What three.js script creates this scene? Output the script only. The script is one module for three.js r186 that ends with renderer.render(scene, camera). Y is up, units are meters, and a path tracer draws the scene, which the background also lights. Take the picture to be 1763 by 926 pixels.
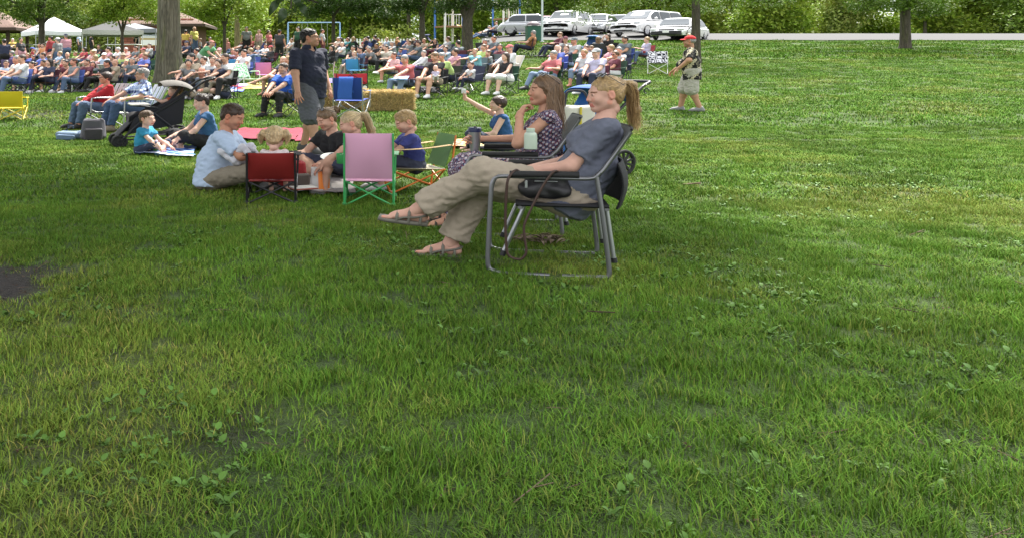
import * as THREE from 'three';
import { mergeGeometries } from 'three/addons/utils/BufferGeometryUtils.js';
import { RoundedBoxGeometry } from 'three/addons/geometries/RoundedBoxGeometry.js';
import { ImprovedNoise } from 'three/addons/math/ImprovedNoise.js';

// ---------- camera, sky, sun, exposure ----------
const FW = 1763, FH = 926, F = 1500, CX = 600, CY = 118, EYE = 1.0;   // lens in pixels of the photograph
const scene = new THREE.Scene();
const camera = new THREE.PerspectiveCamera(2 * Math.atan(FH / 2 / F) * 180 / Math.PI, FW / FH, 0.1, 600);
camera.position.set(0, EYE, 0);
camera.setViewOffset(FW, FH, FW / 2 - CX, FH / 2 - CY, FW, FH);
const renderer = new THREE.WebGLRenderer();
renderer.toneMapping = THREE.LinearToneMapping;
renderer.toneMappingExposure = 2.6;
renderer.shadowMap.enabled = true;
const SUN = new THREE.Vector3(0.25, 0.8, -0.52).normalize();
{
  const w = 256, h = 128, d = new Float32Array(w * h * 4);
  for (let j = 0; j < h; j++) for (let i = 0; i < w; i++) {
    const el = (j + .5) / h * Math.PI - Math.PI / 2, az = ((i + .5) / w - .5) * 2 * Math.PI;
    const v = new THREE.Vector3(Math.cos(el) * Math.cos(az), Math.sin(el), Math.cos(el) * Math.sin(az));
    const c = Math.max(0, v.dot(SUN)), up = Math.max(0, v.y);
    const b = 0.62 + 0.2 * up + 1.2 * Math.pow(c, 10), o = (j * w + i) * 4;
    d[o] = b * 0.98; d[o + 1] = b; d[o + 2] = b * 1.05; d[o + 3] = 1;
  }
  const t = new THREE.DataTexture(d, w, h, THREE.RGBAFormat, THREE.FloatType);
  t.mapping = THREE.EquirectangularReflectionMapping; t.needsUpdate = true;
  scene.background = t; scene.environment = t;
}
const sun = new THREE.DirectionalLight(new THREE.Color(1, .95, .86), 4.8);
sun.position.copy(SUN).multiplyScalar(60); sun.castShadow = true; sun.shadow.radius = 12;
sun.shadow.mapSize.set(4096, 4096);
Object.assign(sun.shadow.camera, { left: -50, right: 50, top: 50, bottom: -50, near: 1, far: 200 });
scene.add(sun, sun.target);

// ---------- small tools ----------
let seed = 7;
const rnd = (a = 1, b) => { seed = (seed * 1664525 + 1013904223) >>> 0; const r = seed / 4294967296; return b === undefined ? r * a : a + r * (b - a); };
const pick = a => a[Math.floor(rnd(a.length))];
const V = (x, y, z) => new THREE.Vector3(x, y, z);
const lerp = (a, b, t) => a + (b - a) * t, clamp = (x, a, b) => Math.min(b, Math.max(a, x));
const sstep = (a, b, x) => { const t = clamp((x - a) / (b - a), 0, 1); return t * t * (3 - 2 * t); };
const noiser = new ImprovedNoise();
const noise = (x, y, z) => noiser.noise(x, y, z);
const rad = d => d * Math.PI / 180;
const Q = 0.81;                                     // every thing's height against its width, as in the photograph
const curve = (pts, x) => { for (let i = 1; i < pts.length; i++) if (x <= pts[i][0]) { const [a, p] = pts[i - 1], [b, q] = pts[i]; return lerp(p, q, (x - a) / (b - a)); } return pts[pts.length - 1][1]; };
function groundAt(x, z) {
  const d = -z, t = x / Math.max(6, d);
  const L = [[-50, 0], [13, 0], [21, .33], [26, .46], [31, .72], [45, 1.65], [65, 2.15], [100, 3], [400, 4]];
  const R = [[-50, 0], [13, 0], [15.5, .18], [21, .45], [26, .82], [34, 1.5], [52, 3.05], [70, 3.8], [100, 4.4], [400, 5]];
  let h = lerp(curve(L, d), curve(R, d), sstep(0.02, 0.22, t));
  h -= 0.22 * sstep(20, 28, d) * sstep(-.16, -.32, t) * (1 - sstep(34, 48, d));
  return h + 0.02 * noise(x * .35, 3, z * .35) * sstep(3, 9, d);
}
const pxAt = (x, d) => (x - CX) / F * d;
function onGround(px, py) {                           // where the sight line through a pixel of the photograph meets the ground
  let a = 1, b = 140;
  const f = d => EYE - (py - CY) * d / F - groundAt(pxAt(px, d), -d);
  let prev = a;
  for (let d = a; d < b; d += .25) { if (f(d) < 0) { a = prev; b = d; break; } prev = d; }
  for (let i = 0; i < 24; i++) { const m = (a + b) / 2; if (f(m) > 0) a = m; else b = m; }
  const d = (a + b) / 2; return V(pxAt(px, d), groundAt(pxAt(px, d), -d), -d);
}
function headAt(px, py, h, from = 12) {                          // the spot whose standing height h reaches up to the pixel
  let best = 14, e0 = 1e9;
  for (let d = from; d < 75; d += .1) { const y = CY - (groundAt(pxAt(px, d), -d) + h * Q - EYE) * F / d, e = Math.abs(y - py); if (e < e0) { e0 = e; best = d; } }
  return V(pxAt(px, best), groundAt(pxAt(px, best), -best), -best);
}
const atDepth = (px, d) => V(pxAt(px, d), groundAt(pxAt(px, d), -d), -d);

const taken = {};
const numbered = n => { const k = taken[n] = (taken[n] ?? -1) + 1; return k ? `${n}_${String(k).padStart(3, '0')}` : n; };
function tag(o, label, category, group) { o.userData.label = label; o.userData.category = category; if (group) o.userData.group = group; return o; }
function thing(name, label, category, pos, turn = 0, group, q = Q) {
  const o = new THREE.Group(); o.name = numbered(name); scene.add(o);
  o.position.copy(pos); o.rotation.y = turn; o.scale.y = q;
  return tag(o, label, category, group);
}
const shade = o => { o.castShadow = o.receiveShadow = true; return o; };
function part(parent, name, geos, mat) {
  const g = Array.isArray(geos) ? merge(geos) : geos;
  const m = shade(new THREE.Mesh(g, mat)); m.name = name; parent.add(m); return m;
}
function struct(name, geo, mat) { const m = part(scene, numbered(name), geo, mat); m.userData.kind = 'structure'; return m; }
function merge(list) {
  list = list.map(g => {
    let h = g.index ? g : g.clone();
    if (!h.index) { const n = h.attributes.position.count, ix = new Uint32Array(n); for (let i = 0; i < n; i++) ix[i] = i; h.setIndex(new THREE.BufferAttribute(ix, 1)); }
    return h;
  });
  const keys = ['position', 'normal', 'uv', 'color'].filter(k => list.every(g => g.attributes[k]));
  return mergeGeometries(list.map(g => { const h = new THREE.BufferGeometry(); for (const k of keys) h.setAttribute(k, g.attributes[k]); h.setIndex(new THREE.BufferAttribute(new Uint32Array(g.index.array), 1)); return h; }));
}
const mats = new Map();
function mat(rgb, rough = .8, extra = {}) {
  const k = JSON.stringify([rgb, rough, Object.entries(extra).map(([a, b]) => [a, b?.uuid ?? b])]);
  if (!mats.has(k)) { const C = Array.isArray(rgb) ? new THREE.Color().setRGB(...rgb) : new THREE.Color(rgb); mats.set(k, new THREE.MeshPhysicalMaterial({ color: C, roughness: rough, side: THREE.DoubleSide, ...extra })); }
  return mats.get(k);
}
function tex(w, h, fn, srgb = true, rep = [1, 1]) {    // fn(u, v, i, j) -> [r, g, b] 0..1
  const d = new Uint8Array(w * h * 4);
  for (let j = 0; j < h; j++) for (let i = 0; i < w; i++) { const c = fn(i / w, j / h, i, j), o = (j * w + i) * 4; d[o] = 255 * clamp(c[0], 0, 1); d[o + 1] = 255 * clamp(c[1] ?? c[0], 0, 1); d[o + 2] = 255 * clamp(c[2] ?? c[0], 0, 1); d[o + 3] = 255; }
  const t = new THREE.DataTexture(d, w, h); t.wrapS = t.wrapT = THREE.RepeatWrapping; t.magFilter = THREE.LinearFilter; t.minFilter = THREE.LinearMipmapLinearFilter;
  if (srgb) t.colorSpace = THREE.SRGBColorSpace; t.repeat.set(...rep); t.needsUpdate = true; return t;
}
// shapes
const box = (w, h, d, x = 0, y = 0, z = 0, r = .006) => (r ? new RoundedBoxGeometry(w, h, d, 1, Math.min(r, w / 2.1, h / 2.1, d / 2.1)) : new THREE.BoxGeometry(w, h, d)).translate(x, y, z);
function rod(a, b, ra, rb = ra, n = 8) {
  const A = V(...a), B = V(...b), l = A.distanceTo(B);
  const g = new THREE.CylinderGeometry(rb, ra, l, n, 1);
  g.applyQuaternion(new THREE.Quaternion().setFromUnitVectors(V(0, 1, 0), B.clone().sub(A).normalize()));
  const m = A.add(B).multiplyScalar(.5); return g.translate(m.x, m.y, m.z);
}
const tube = (pts, r, n = 8, seg, closed = false) => new THREE.TubeGeometry(new THREE.CatmullRomCurve3(pts.map(p => V(...p)), closed, 'catmullrom', .35), seg ?? pts.length * 5, r, n, closed);
const lathe = (pts, n = 16) => new THREE.LatheGeometry(pts.map(p => new THREE.Vector2(...p)), n);
function sheet(nu, nv, fn, thick = 0) {               // fn(u, v) -> [x, y, z]; thick gives it a second side
  const pos = [], uv = [], idx = [];
  const sides = thick ? [0, 1] : [0];
  const grid = []; for (let j = 0; j <= nv; j++) for (let i = 0; i <= nu; i++) grid.push(V(...fn(i / nu, j / nv)));
  const at = (i, j) => grid[clamp(j, 0, nv) * (nu + 1) + clamp(i, 0, nu)];
  for (const s of sides) for (let j = 0; j <= nv; j++) for (let i = 0; i <= nu; i++) {
    const p = at(i, j).clone();
    if (thick) { const n = at(i + 1, j).clone().sub(at(i - 1, j)).cross(at(i, j + 1).clone().sub(at(i, j - 1))).normalize(); p.addScaledVector(n, (s ? -.5 : .5) * thick); }
    pos.push(p.x, p.y, p.z); uv.push(i / nu, j / nv);
  }
  const N = (nu + 1) * (nv + 1), id = (i, j, s) => s * N + j * (nu + 1) + i;
  for (const s of sides) for (let j = 0; j < nv; j++) for (let i = 0; i < nu; i++) {
    const q = [id(i, j, s), id(i + 1, j, s), id(i + 1, j + 1, s), id(i, j + 1, s)];
    if (s) idx.push(q[0], q[2], q[1], q[0], q[3], q[2]); else idx.push(q[0], q[1], q[2], q[0], q[2], q[3]);
  }
  if (thick) {
    const rim = (a, b) => idx.push(a, a + N, b, b, a + N, b + N);
    for (let i = 0; i < nu; i++) { rim(id(i, 0, 0), id(i + 1, 0, 0)); rim(id(i + 1, nv, 0), id(i, nv, 0)); }
    for (let j = 0; j < nv; j++) { rim(id(0, j + 1, 0), id(0, j, 0)); rim(id(nu, j, 0), id(nu, j + 1, 0)); }
  }
  const g = new THREE.BufferGeometry(); g.setAttribute('position', new THREE.Float32BufferAttribute(pos, 3)); g.setAttribute('uv', new THREE.Float32BufferAttribute(uv, 2)); g.setIndex(idx); g.computeVertexNormals(); return g;
}

// ---------- soft bodies: distance fields meshed as smooth surfaces ----------
// cone: {a, b, ra, rb, k, cut: 1 start 2 end 3 both}; ball: {c, r: [x, y, z], m: quaternion, k}; neg carves
const cone = (a, b, ra, rb, k = .03, cut = 0) => ({ a: V(...a), b: V(...b), ra, rb, k, cut });
const ball = (c, r, k = .02, m, neg) => ({ c: V(...c), r: Array.isArray(r) ? r : [r, r, r], k, m, neg });
function blob(prims, cell) {
  const mn = V(1e9, 1e9, 1e9), mx = V(-1e9, -1e9, -1e9);
  for (const p of prims) if (!p.neg) {
    const pts = p.c ? [[p.c, Math.max(...p.r)]] : [[p.a, p.ra], [p.b, p.rb]];
    for (const [c, r] of pts) { mn.min(c.clone().subScalar(r)); mx.max(c.clone().addScalar(r)); }
  }
  mn.subScalar(cell * 2.5); mx.addScalar(cell * 2.5);
  const nx = Math.ceil((mx.x - mn.x) / cell) + 1, ny = Math.ceil((mx.y - mn.y) / cell) + 1, nz = Math.ceil((mx.z - mn.z) / cell) + 1;
  const f = new Float32Array(nx * ny * nz).fill(1);
  for (const p of prims) {
    const r = p.c ? Math.max(...p.r) : Math.max(p.ra, p.rb), pad = r + p.k + cell * 3;
    const lo = p.c ? p.c.clone() : p.a.clone().min(p.b), hi = p.c ? p.c.clone() : p.a.clone().max(p.b);
    const i0 = Math.max(0, Math.floor((lo.x - pad - mn.x) / cell)), i1 = Math.min(nx - 1, Math.ceil((hi.x + pad - mn.x) / cell));
    const j0 = Math.max(0, Math.floor((lo.y - pad - mn.y) / cell)), j1 = Math.min(ny - 1, Math.ceil((hi.y + pad - mn.y) / cell));
    const k0 = Math.max(0, Math.floor((lo.z - pad - mn.z) / cell)), k1 = Math.min(nz - 1, Math.ceil((hi.z + pad - mn.z) / cell));
    let ax, ay, az, bx, by, bz, bb, L, inv, w = V(0, 0, 0);
    if (!p.c) { ax = p.a.x; ay = p.a.y; az = p.a.z; bx = p.b.x - ax; by = p.b.y - ay; bz = p.b.z - az; bb = bx * bx + by * by + bz * bz || 1e-9; L = Math.sqrt(bb); }
    else if (p.m) inv = p.m.clone().invert();
    for (let k = k0; k <= k1; k++) for (let j = j0; j <= j1; j++) for (let i = i0; i <= i1; i++) {
      const x = mn.x + i * cell, y = mn.y + j * cell, z = mn.z + k * cell; let d;
      if (p.c) {
        w.set(x - p.c.x, y - p.c.y, z - p.c.z); if (inv) w.applyQuaternion(inv);
        const e0 = w.x / p.r[0], e1 = w.y / p.r[1], e2 = w.z / p.r[2], k0_ = Math.sqrt(e0 * e0 + e1 * e1 + e2 * e2);
        const g0 = e0 / p.r[0], g1 = e1 / p.r[1], g2 = e2 / p.r[2], kk = Math.sqrt(g0 * g0 + g1 * g1 + g2 * g2);
        d = kk > 1e-9 ? k0_ * (k0_ - 1) / kk : -Math.min(...p.r);
      } else {
        const px = x - ax, py = y - ay, pz = z - az, tt = (px * bx + py * by + pz * bz) / bb, t = tt < 0 ? 0 : tt > 1 ? 1 : tt;
        const qx = px - bx * t, qy = py - by * t, qz = pz - bz * t;
        d = Math.sqrt(qx * qx + qy * qy + qz * qz) - (p.ra + (p.rb - p.ra) * t);
        if (p.cut & 1) d = Math.max(d, -tt * L); if (p.cut & 2) d = Math.max(d, (tt - 1) * L);
      }
      const o = (k * ny + j) * nx + i, c = f[o];
      if (p.neg) { const h = Math.max(p.k - Math.abs(c + d), 0) / p.k; f[o] = Math.max(c, -d) + h * h * p.k * .25; }
      else { const h = Math.max(p.k - Math.abs(c - d), 0) / p.k; f[o] = Math.min(c, d) - h * h * p.k * .25; }
    }
  }
  // surface nets
  const id = new Int32Array(nx * ny * nz).fill(-1), pos = [], nor = [], idx = [], sx = 1, sy = nx, sz = nx * ny;
  const co = [0, sx, sy, sx + sy, sz, sz + sx, sz + sy, sz + sx + sy];
  const ed = [[0, 1], [2, 3], [4, 5], [6, 7], [0, 2], [1, 3], [4, 6], [5, 7], [0, 4], [1, 5], [2, 6], [3, 7]];
  for (let k = 0; k < nz - 1; k++) for (let j = 0; j < ny - 1; j++) for (let i = 0; i < nx - 1; i++) {
    const o = (k * ny + j) * nx + i; let n = 0; for (let c = 0; c < 8; c++) if (f[o + co[c]] < 0) n++;
    if (n === 0 || n === 8) continue;
    let X = 0, Y = 0, Z = 0, m = 0;
    for (const [a, b] of ed) {
      const fa = f[o + co[a]], fb = f[o + co[b]]; if ((fa < 0) === (fb < 0)) continue;
      const t = fa / (fa - fb); X += (a & 1) + ((b & 1) - (a & 1)) * t; Y += ((a >> 1) & 1) + (((b >> 1) & 1) - ((a >> 1) & 1)) * t; Z += (a >> 2) + ((b >> 2) - (a >> 2)) * t; m++;
    }
    X /= m; Y /= m; Z /= m; id[o] = pos.length / 3;
    pos.push(mn.x + (i + X) * cell, mn.y + (j + Y) * cell, mn.z + (k + Z) * cell);
    const g = [0, 0, 0];
    for (let c = 0; c < 8; c++) { const wx = c & 1 ? X : 1 - X, wy = c & 2 ? Y : 1 - Y, wz = c & 4 ? Z : 1 - Z, v = f[o + co[c]]; g[0] += (c & 1 ? 1 : -1) * v * wy * wz; g[1] += (c & 2 ? 1 : -1) * v * wx * wz; g[2] += (c & 4 ? 1 : -1) * v * wx * wy; }
    const l = Math.hypot(...g) || 1; nor.push(g[0] / l, g[1] / l, g[2] / l);
  }
  const quad = (a, b, c, d, flip) => { if (a < 0 || b < 0 || c < 0 || d < 0) return; if (!flip) idx.push(a, c, b, a, d, c); else idx.push(a, b, c, a, c, d); };
  for (let k = 1; k < nz - 1; k++) for (let j = 1; j < ny - 1; j++) for (let i = 1; i < nx - 1; i++) {
    const o = (k * ny + j) * nx + i, a = f[o] < 0;
    if (a !== f[o + sx] < 0) quad(id[o], id[o - sy], id[o - sy - sz], id[o - sz], a);
    if (a !== f[o + sy] < 0) quad(id[o], id[o - sz], id[o - sz - sx], id[o - sx], a);
    if (a !== f[o + sz] < 0) quad(id[o], id[o - sx], id[o - sx - sy], id[o - sy], a);
  }
  const g = new THREE.BufferGeometry();
  g.setAttribute('position', new THREE.Float32BufferAttribute(pos, 3)); g.setAttribute('normal', new THREE.Float32BufferAttribute(nor, 3)); g.setIndex(idx);
  return g;
}
function bump(g, fn) {                                 // push points along their normals and recompute
  const p = g.attributes.position, n = g.attributes.normal;
  for (let i = 0; i < p.count; i++) { const d = fn(p.getX(i), p.getY(i), p.getZ(i), n.getX(i), n.getY(i), n.getZ(i)); p.setXYZ(i, p.getX(i) + n.getX(i) * d, p.getY(i) + n.getY(i) * d, p.getZ(i) + n.getZ(i) * d); }
  g.computeVertexNormals(); return g;
}
function wrapUV(g, s = 1) {                            // metres, from the front and round the side
  const p = g.attributes.position, n = g.attributes.normal, uv = new Float32Array(p.count * 2);
  for (let i = 0; i < p.count; i++) { const a = Math.abs(n.getX(i)) > Math.abs(n.getZ(i)); uv[2 * i] = (a ? p.getZ(i) : p.getX(i)) * s; uv[2 * i + 1] = (p.getY(i) + .35 * p.getZ(i)) * s; }
  g.setAttribute('uv', new THREE.BufferAttribute(uv, 2)); return g;
}
function tint(g, fn) {
  const p = g.attributes.position, c = new Float32Array(p.count * 3);
  for (let i = 0; i < p.count; i++) { const k = fn(p.getX(i), p.getY(i), p.getZ(i)); c[3 * i] = k[0]; c[3 * i + 1] = k[1]; c[3 * i + 2] = k[2]; }
  g.setAttribute('color', new THREE.BufferAttribute(c, 3)); return g;
}
// ---------- people ----------
const cache = {};
const once = (k, f) => cache[k] ??= f();
const white = (x, y, z) => { const k = 1 + .10 * noise(x * 40, y * 40, z * 40) + .08 * noise(x * 11, y * 11, z * 11); return [k, k * .98, k * .97]; };
function headGeo(kind, cell) {                         // origin between the ears, z forward; colours multiply the skin
  return once(`head${kind}${cell}`, () => {
    const m = kind === 'man' ? 1 : 0, c = kind === 'child' ? 1 : 0;
    const P = [
      ball([0, .036, -.014], [.074, .084, .094], .02), ball([0, -.03, .026], [.060 - .002 * c, .084 - .012 * c, .062], .03),
      cone([-.046, -.058, 0], [0, -.097 + .014 * c, .058], .027 + .003 * m, .020 + .004 * m, .03), cone([.046, -.058, 0], [0, -.097 + .014 * c, .058], .027 + .003 * m, .020 + .004 * m, .03),
      ball([0, -.099 + .016 * c, .066], [.019 + .004 * m, .016, .017], .02),
      cone([-.036, .021, .074], [.036, .021, .074], .010 + .002 * m, .010 + .002 * m, .016),
      ball([-.036, -.034, .062], .024 + .004 * c, .03), ball([.036, -.034, .062], .024 + .004 * c, .03),
      ball([-.031, .001, .102], [.019, .013, .016], .014, undefined, true), ball([.031, .001, .102], [.019, .013, .016], .014, undefined, true),
      ball([-.031, .001, .0765], .0130, .003), ball([.031, .001, .0765], .0130, .003),
      cone([0, .012, .084], [0, -.034, .101 - .007 * c], .008, .0118, .014), ball([-.011, -.039, .090], .0095, .008), ball([.011, -.039, .090], .0095, .008),
      cone([-.019, -.066, .083], [.019, -.066, .083], .0065, .0065, .010), cone([-.016, -.077, .083], [.016, -.077, .083], .0075, .0075, .010),
      cone([-.017, -.0715, .0965], [.017, -.0715, .0965], .0022, .0022, .004), 
      ball([-.077, -.006, -.012], [.011, .032, .020], .008), ball([.077, -.006, -.012], [.011, .032, .020], .008),
      ball([-.089, -.002, -.006], [.008, .020, .010], .006, undefined, true), ball([.089, -.002, -.006], [.008, .020, .010], .006, undefined, true),
      cone([0, -.045, -.022], [0, -.105, -.030], .050 + .005 * m - .008 * c, .048 + .006 * m - .010 * c, .03)];
    P[17].neg = true;
    const g = blob(P, cell);
    return tint(g, (x, y, z) => { const c0 = faceTone(x, y, z), k = white(x, y, z); return c0.map((v, i) => v * k[i]); });
    function faceTone(x, y, z) {
      const ax = Math.abs(x);
      if (z > .06 && ax < .027 && y < -.060 && y > -.084) return kind === 'man' ? [.82, .6, .6] : [.85, .46, .48];
      const ex = (ax - .031) / .0125, ey = (y - .001) / .0072;
      if (z > .06 && ex * ex + ey * ey < 1) return ax < .037 && ax > .025 ? [.10, .09, .09] : [1.15, 1.2, 1.3];
      if (z > .06 && ax > .014 && ax < .050 && Math.abs(y - .021 + Math.abs(ax - .032) * .15) < .0045) return [.36, .28, .22];
      if (z > .055 && ax > .022 && ax < .052 && y < -.018 && y > -.05) return [1.04, .88, .86];
      if (m && y < -.055 && z > .02) return [.86, .82, .82];
      if (z > .1 || ax > .07) return [1.05, .84, .8];
      return [1, 1, 1];
    }
  });
}
function handGeo(kind, side, cell) {                   // wrist at origin, fingers towards +y, palm facing +z; side 1: thumb towards -x
  return once(`hand${kind}${side}${cell}`, () => {
    const P = [ball([0, .045, 0], [.036, .046, .014], .012), cone([0, -.03, 0], [0, .012, 0], .026, .027, .02)];
    const curls = { relax: [.28, .35, .3], hold: [.8, 1.0, .7], flat: [.08, .1, .1], fist: [1.35, 1.5, 1.0] }[kind];
    const len = [[.040, .024, .019], [.044, .028, .020], [.040, .026, .019], [.032, .019, .016]], xs = [-.028, -.0095, .0095, .027], y0 = [.083, .088, .084, .075];
    for (let i = 0; i < 4; i++) {
      let p = V(xs[i], y0[i], 0), a = 0, sp = xs[i] * 1.6; const n = 3; let r = .0092 - (i === 3 ? .0012 : 0);
      P.push(cone([xs[i] * .7, .045, 0], p.toArray(), .0105, r, .008));
      for (let k = 0; k < n; k++) { a += curls[k] * (1 + (i - 1.5) * .06); const q = p.clone().add(V(sp * .35 * len[i][k] / .04 * Math.cos(a), Math.cos(a) * len[i][k], Math.sin(a) * len[i][k])); P.push(cone(p.toArray(), q.toArray(), r, r - .0008, .0035)); r -= .0008; p = q; }
    }
    const cl = kind === 'flat' ? .2 : kind === 'relax' ? .5 : .9;
    P.push(cone([-.014, .014, .004], [-.036, .042, .012 + .01 * cl], .0155, .0115, .012), cone([-.036, .042, .012 + .01 * cl], [-.046 + .014 * cl, .074, .018 + .022 * cl], .0108, .0096, .004), cone([-.046 + .014 * cl, .074, .018 + .022 * cl], [-.044 + .03 * cl, .094, .024 + .03 * cl], .0095, .0075, .003));
    for (const p of P) for (const v of [p.a, p.b, p.c]) if (v) v.x *= side;
    return tint(blob(P, cell), (x, y) => y > .10 ? [1.05, .86, .84] : [1, .95, .94]);
  });
}
function footGeo(kind, cell) {                         // ankle joint at (0, .075, 0), sole at y = 0, toes towards +z
  return once(`foot${kind}${cell}`, () => {
    if (kind === 'bare') {
      const P = [cone([0, .10, -.005], [0, .05, -.02], .034, .034, .03), cone([0, .03, -.035], [0, .026, .10], .030, .026, .03), cone([0, .065, .02], [.005, .028, .11], .032, .020, .03), ball([0, .024, .115], [.042, .016, .035], .02)];
      for (let i = 0; i < 5; i++) P.push(cone([.030 - i * .0155, .016, .135 - i * .006], [.032 - i * .017, .012, .178 - i * .012 - (i ? .004 : 0)], i ? .0095 : .013, i ? .008 : .0115, .006));
      return tint(blob(P, cell), (x, y, z) => z > .165 ? [1.1, .85, .82] : [1, .96, .95]);
    }
    const P = [cone([0, .085, -.02], [0, .05, -.015], .046, .044, .03), cone([0, .036, -.045], [0, .036, .12], .042, .044, .03), cone([0, .07, .02], [0, .036, .14], .040, .034, .03), ball([0, .028, .16], [.043, .026, .04], .02), ball([0, -.05, .06], [.3, .05, .4], .004, undefined, true)];
    return tint(blob(P, cell), (x, y) => kind === 'sneaker' ? (y < .022 ? [1, 1, 1] : [1, 1, 1]) : [1, 1, 1]);
  });
}
const scalp = (d, off = 0) => { const l = Math.sqrt((d.x / (.076 + off)) ** 2 + (d.y / (.087 + off)) ** 2 + (d.z / (.097 + off)) ** 2); return V(d.x / l, .036 + d.y / l, -.014 + d.z / l); };
function ribbons(lines, w, seedCol = .9) {
  const pos = [], nor = [], col = [], idx = [];
  for (const L of lines) {
    const k = 1 - seedCol / 2 + rnd(seedCol), base = pos.length / 3, n = L.length;
    for (let i = 0; i < n; i++) {
      const t = L[Math.min(n - 1, i + 1)].clone().sub(L[Math.max(0, i - 1)]).normalize(), o = L[i].clone().sub(V(0, .0, -.02)).normalize();
      const s = t.clone().cross(o).normalize(), ww = w * (i === n - 1 ? .25 : i === 0 ? .6 : 1); o.addScaledVector(t, -o.dot(t)).normalize();
      for (const e of [-1, 0, 1]) { const p = L[i].clone().addScaledVector(s, e * ww).addScaledVector(o, e ? 0 : w * .5); pos.push(p.x, p.y, p.z); const q = o.clone().addScaledVector(s, e * .7).normalize(); nor.push(q.x, q.y, q.z); col.push(k, k, k); }
      if (i) { const a = base + (i - 1) * 3, b = base + i * 3; for (const e of [0, 1]) idx.push(a + e, a + e + 1, b + e, b + e, a + e + 1, b + e + 1); }
    }
  }
  const g = new THREE.BufferGeometry(); g.setAttribute('position', new THREE.Float32BufferAttribute(pos, 3)); g.setAttribute('normal', new THREE.Float32BufferAttribute(nor, 3)); g.setAttribute('color', new THREE.Float32BufferAttribute(col, 3)); g.setIndex(idx); g.computeVertexNormals(); return g;
}
const jit = (v, a) => v.clone().add(V(rnd(-a, a), rnd(-a, a), rnd(-a, a)));
function slerpLine(d0, d1, n, o0, o1) { const L = []; for (let i = 0; i <= n; i++) { const t = i / n, d = d0.clone().lerp(d1, t).normalize(); L.push(scalp(d, lerp(o0, o1, t))); } return L; }
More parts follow.
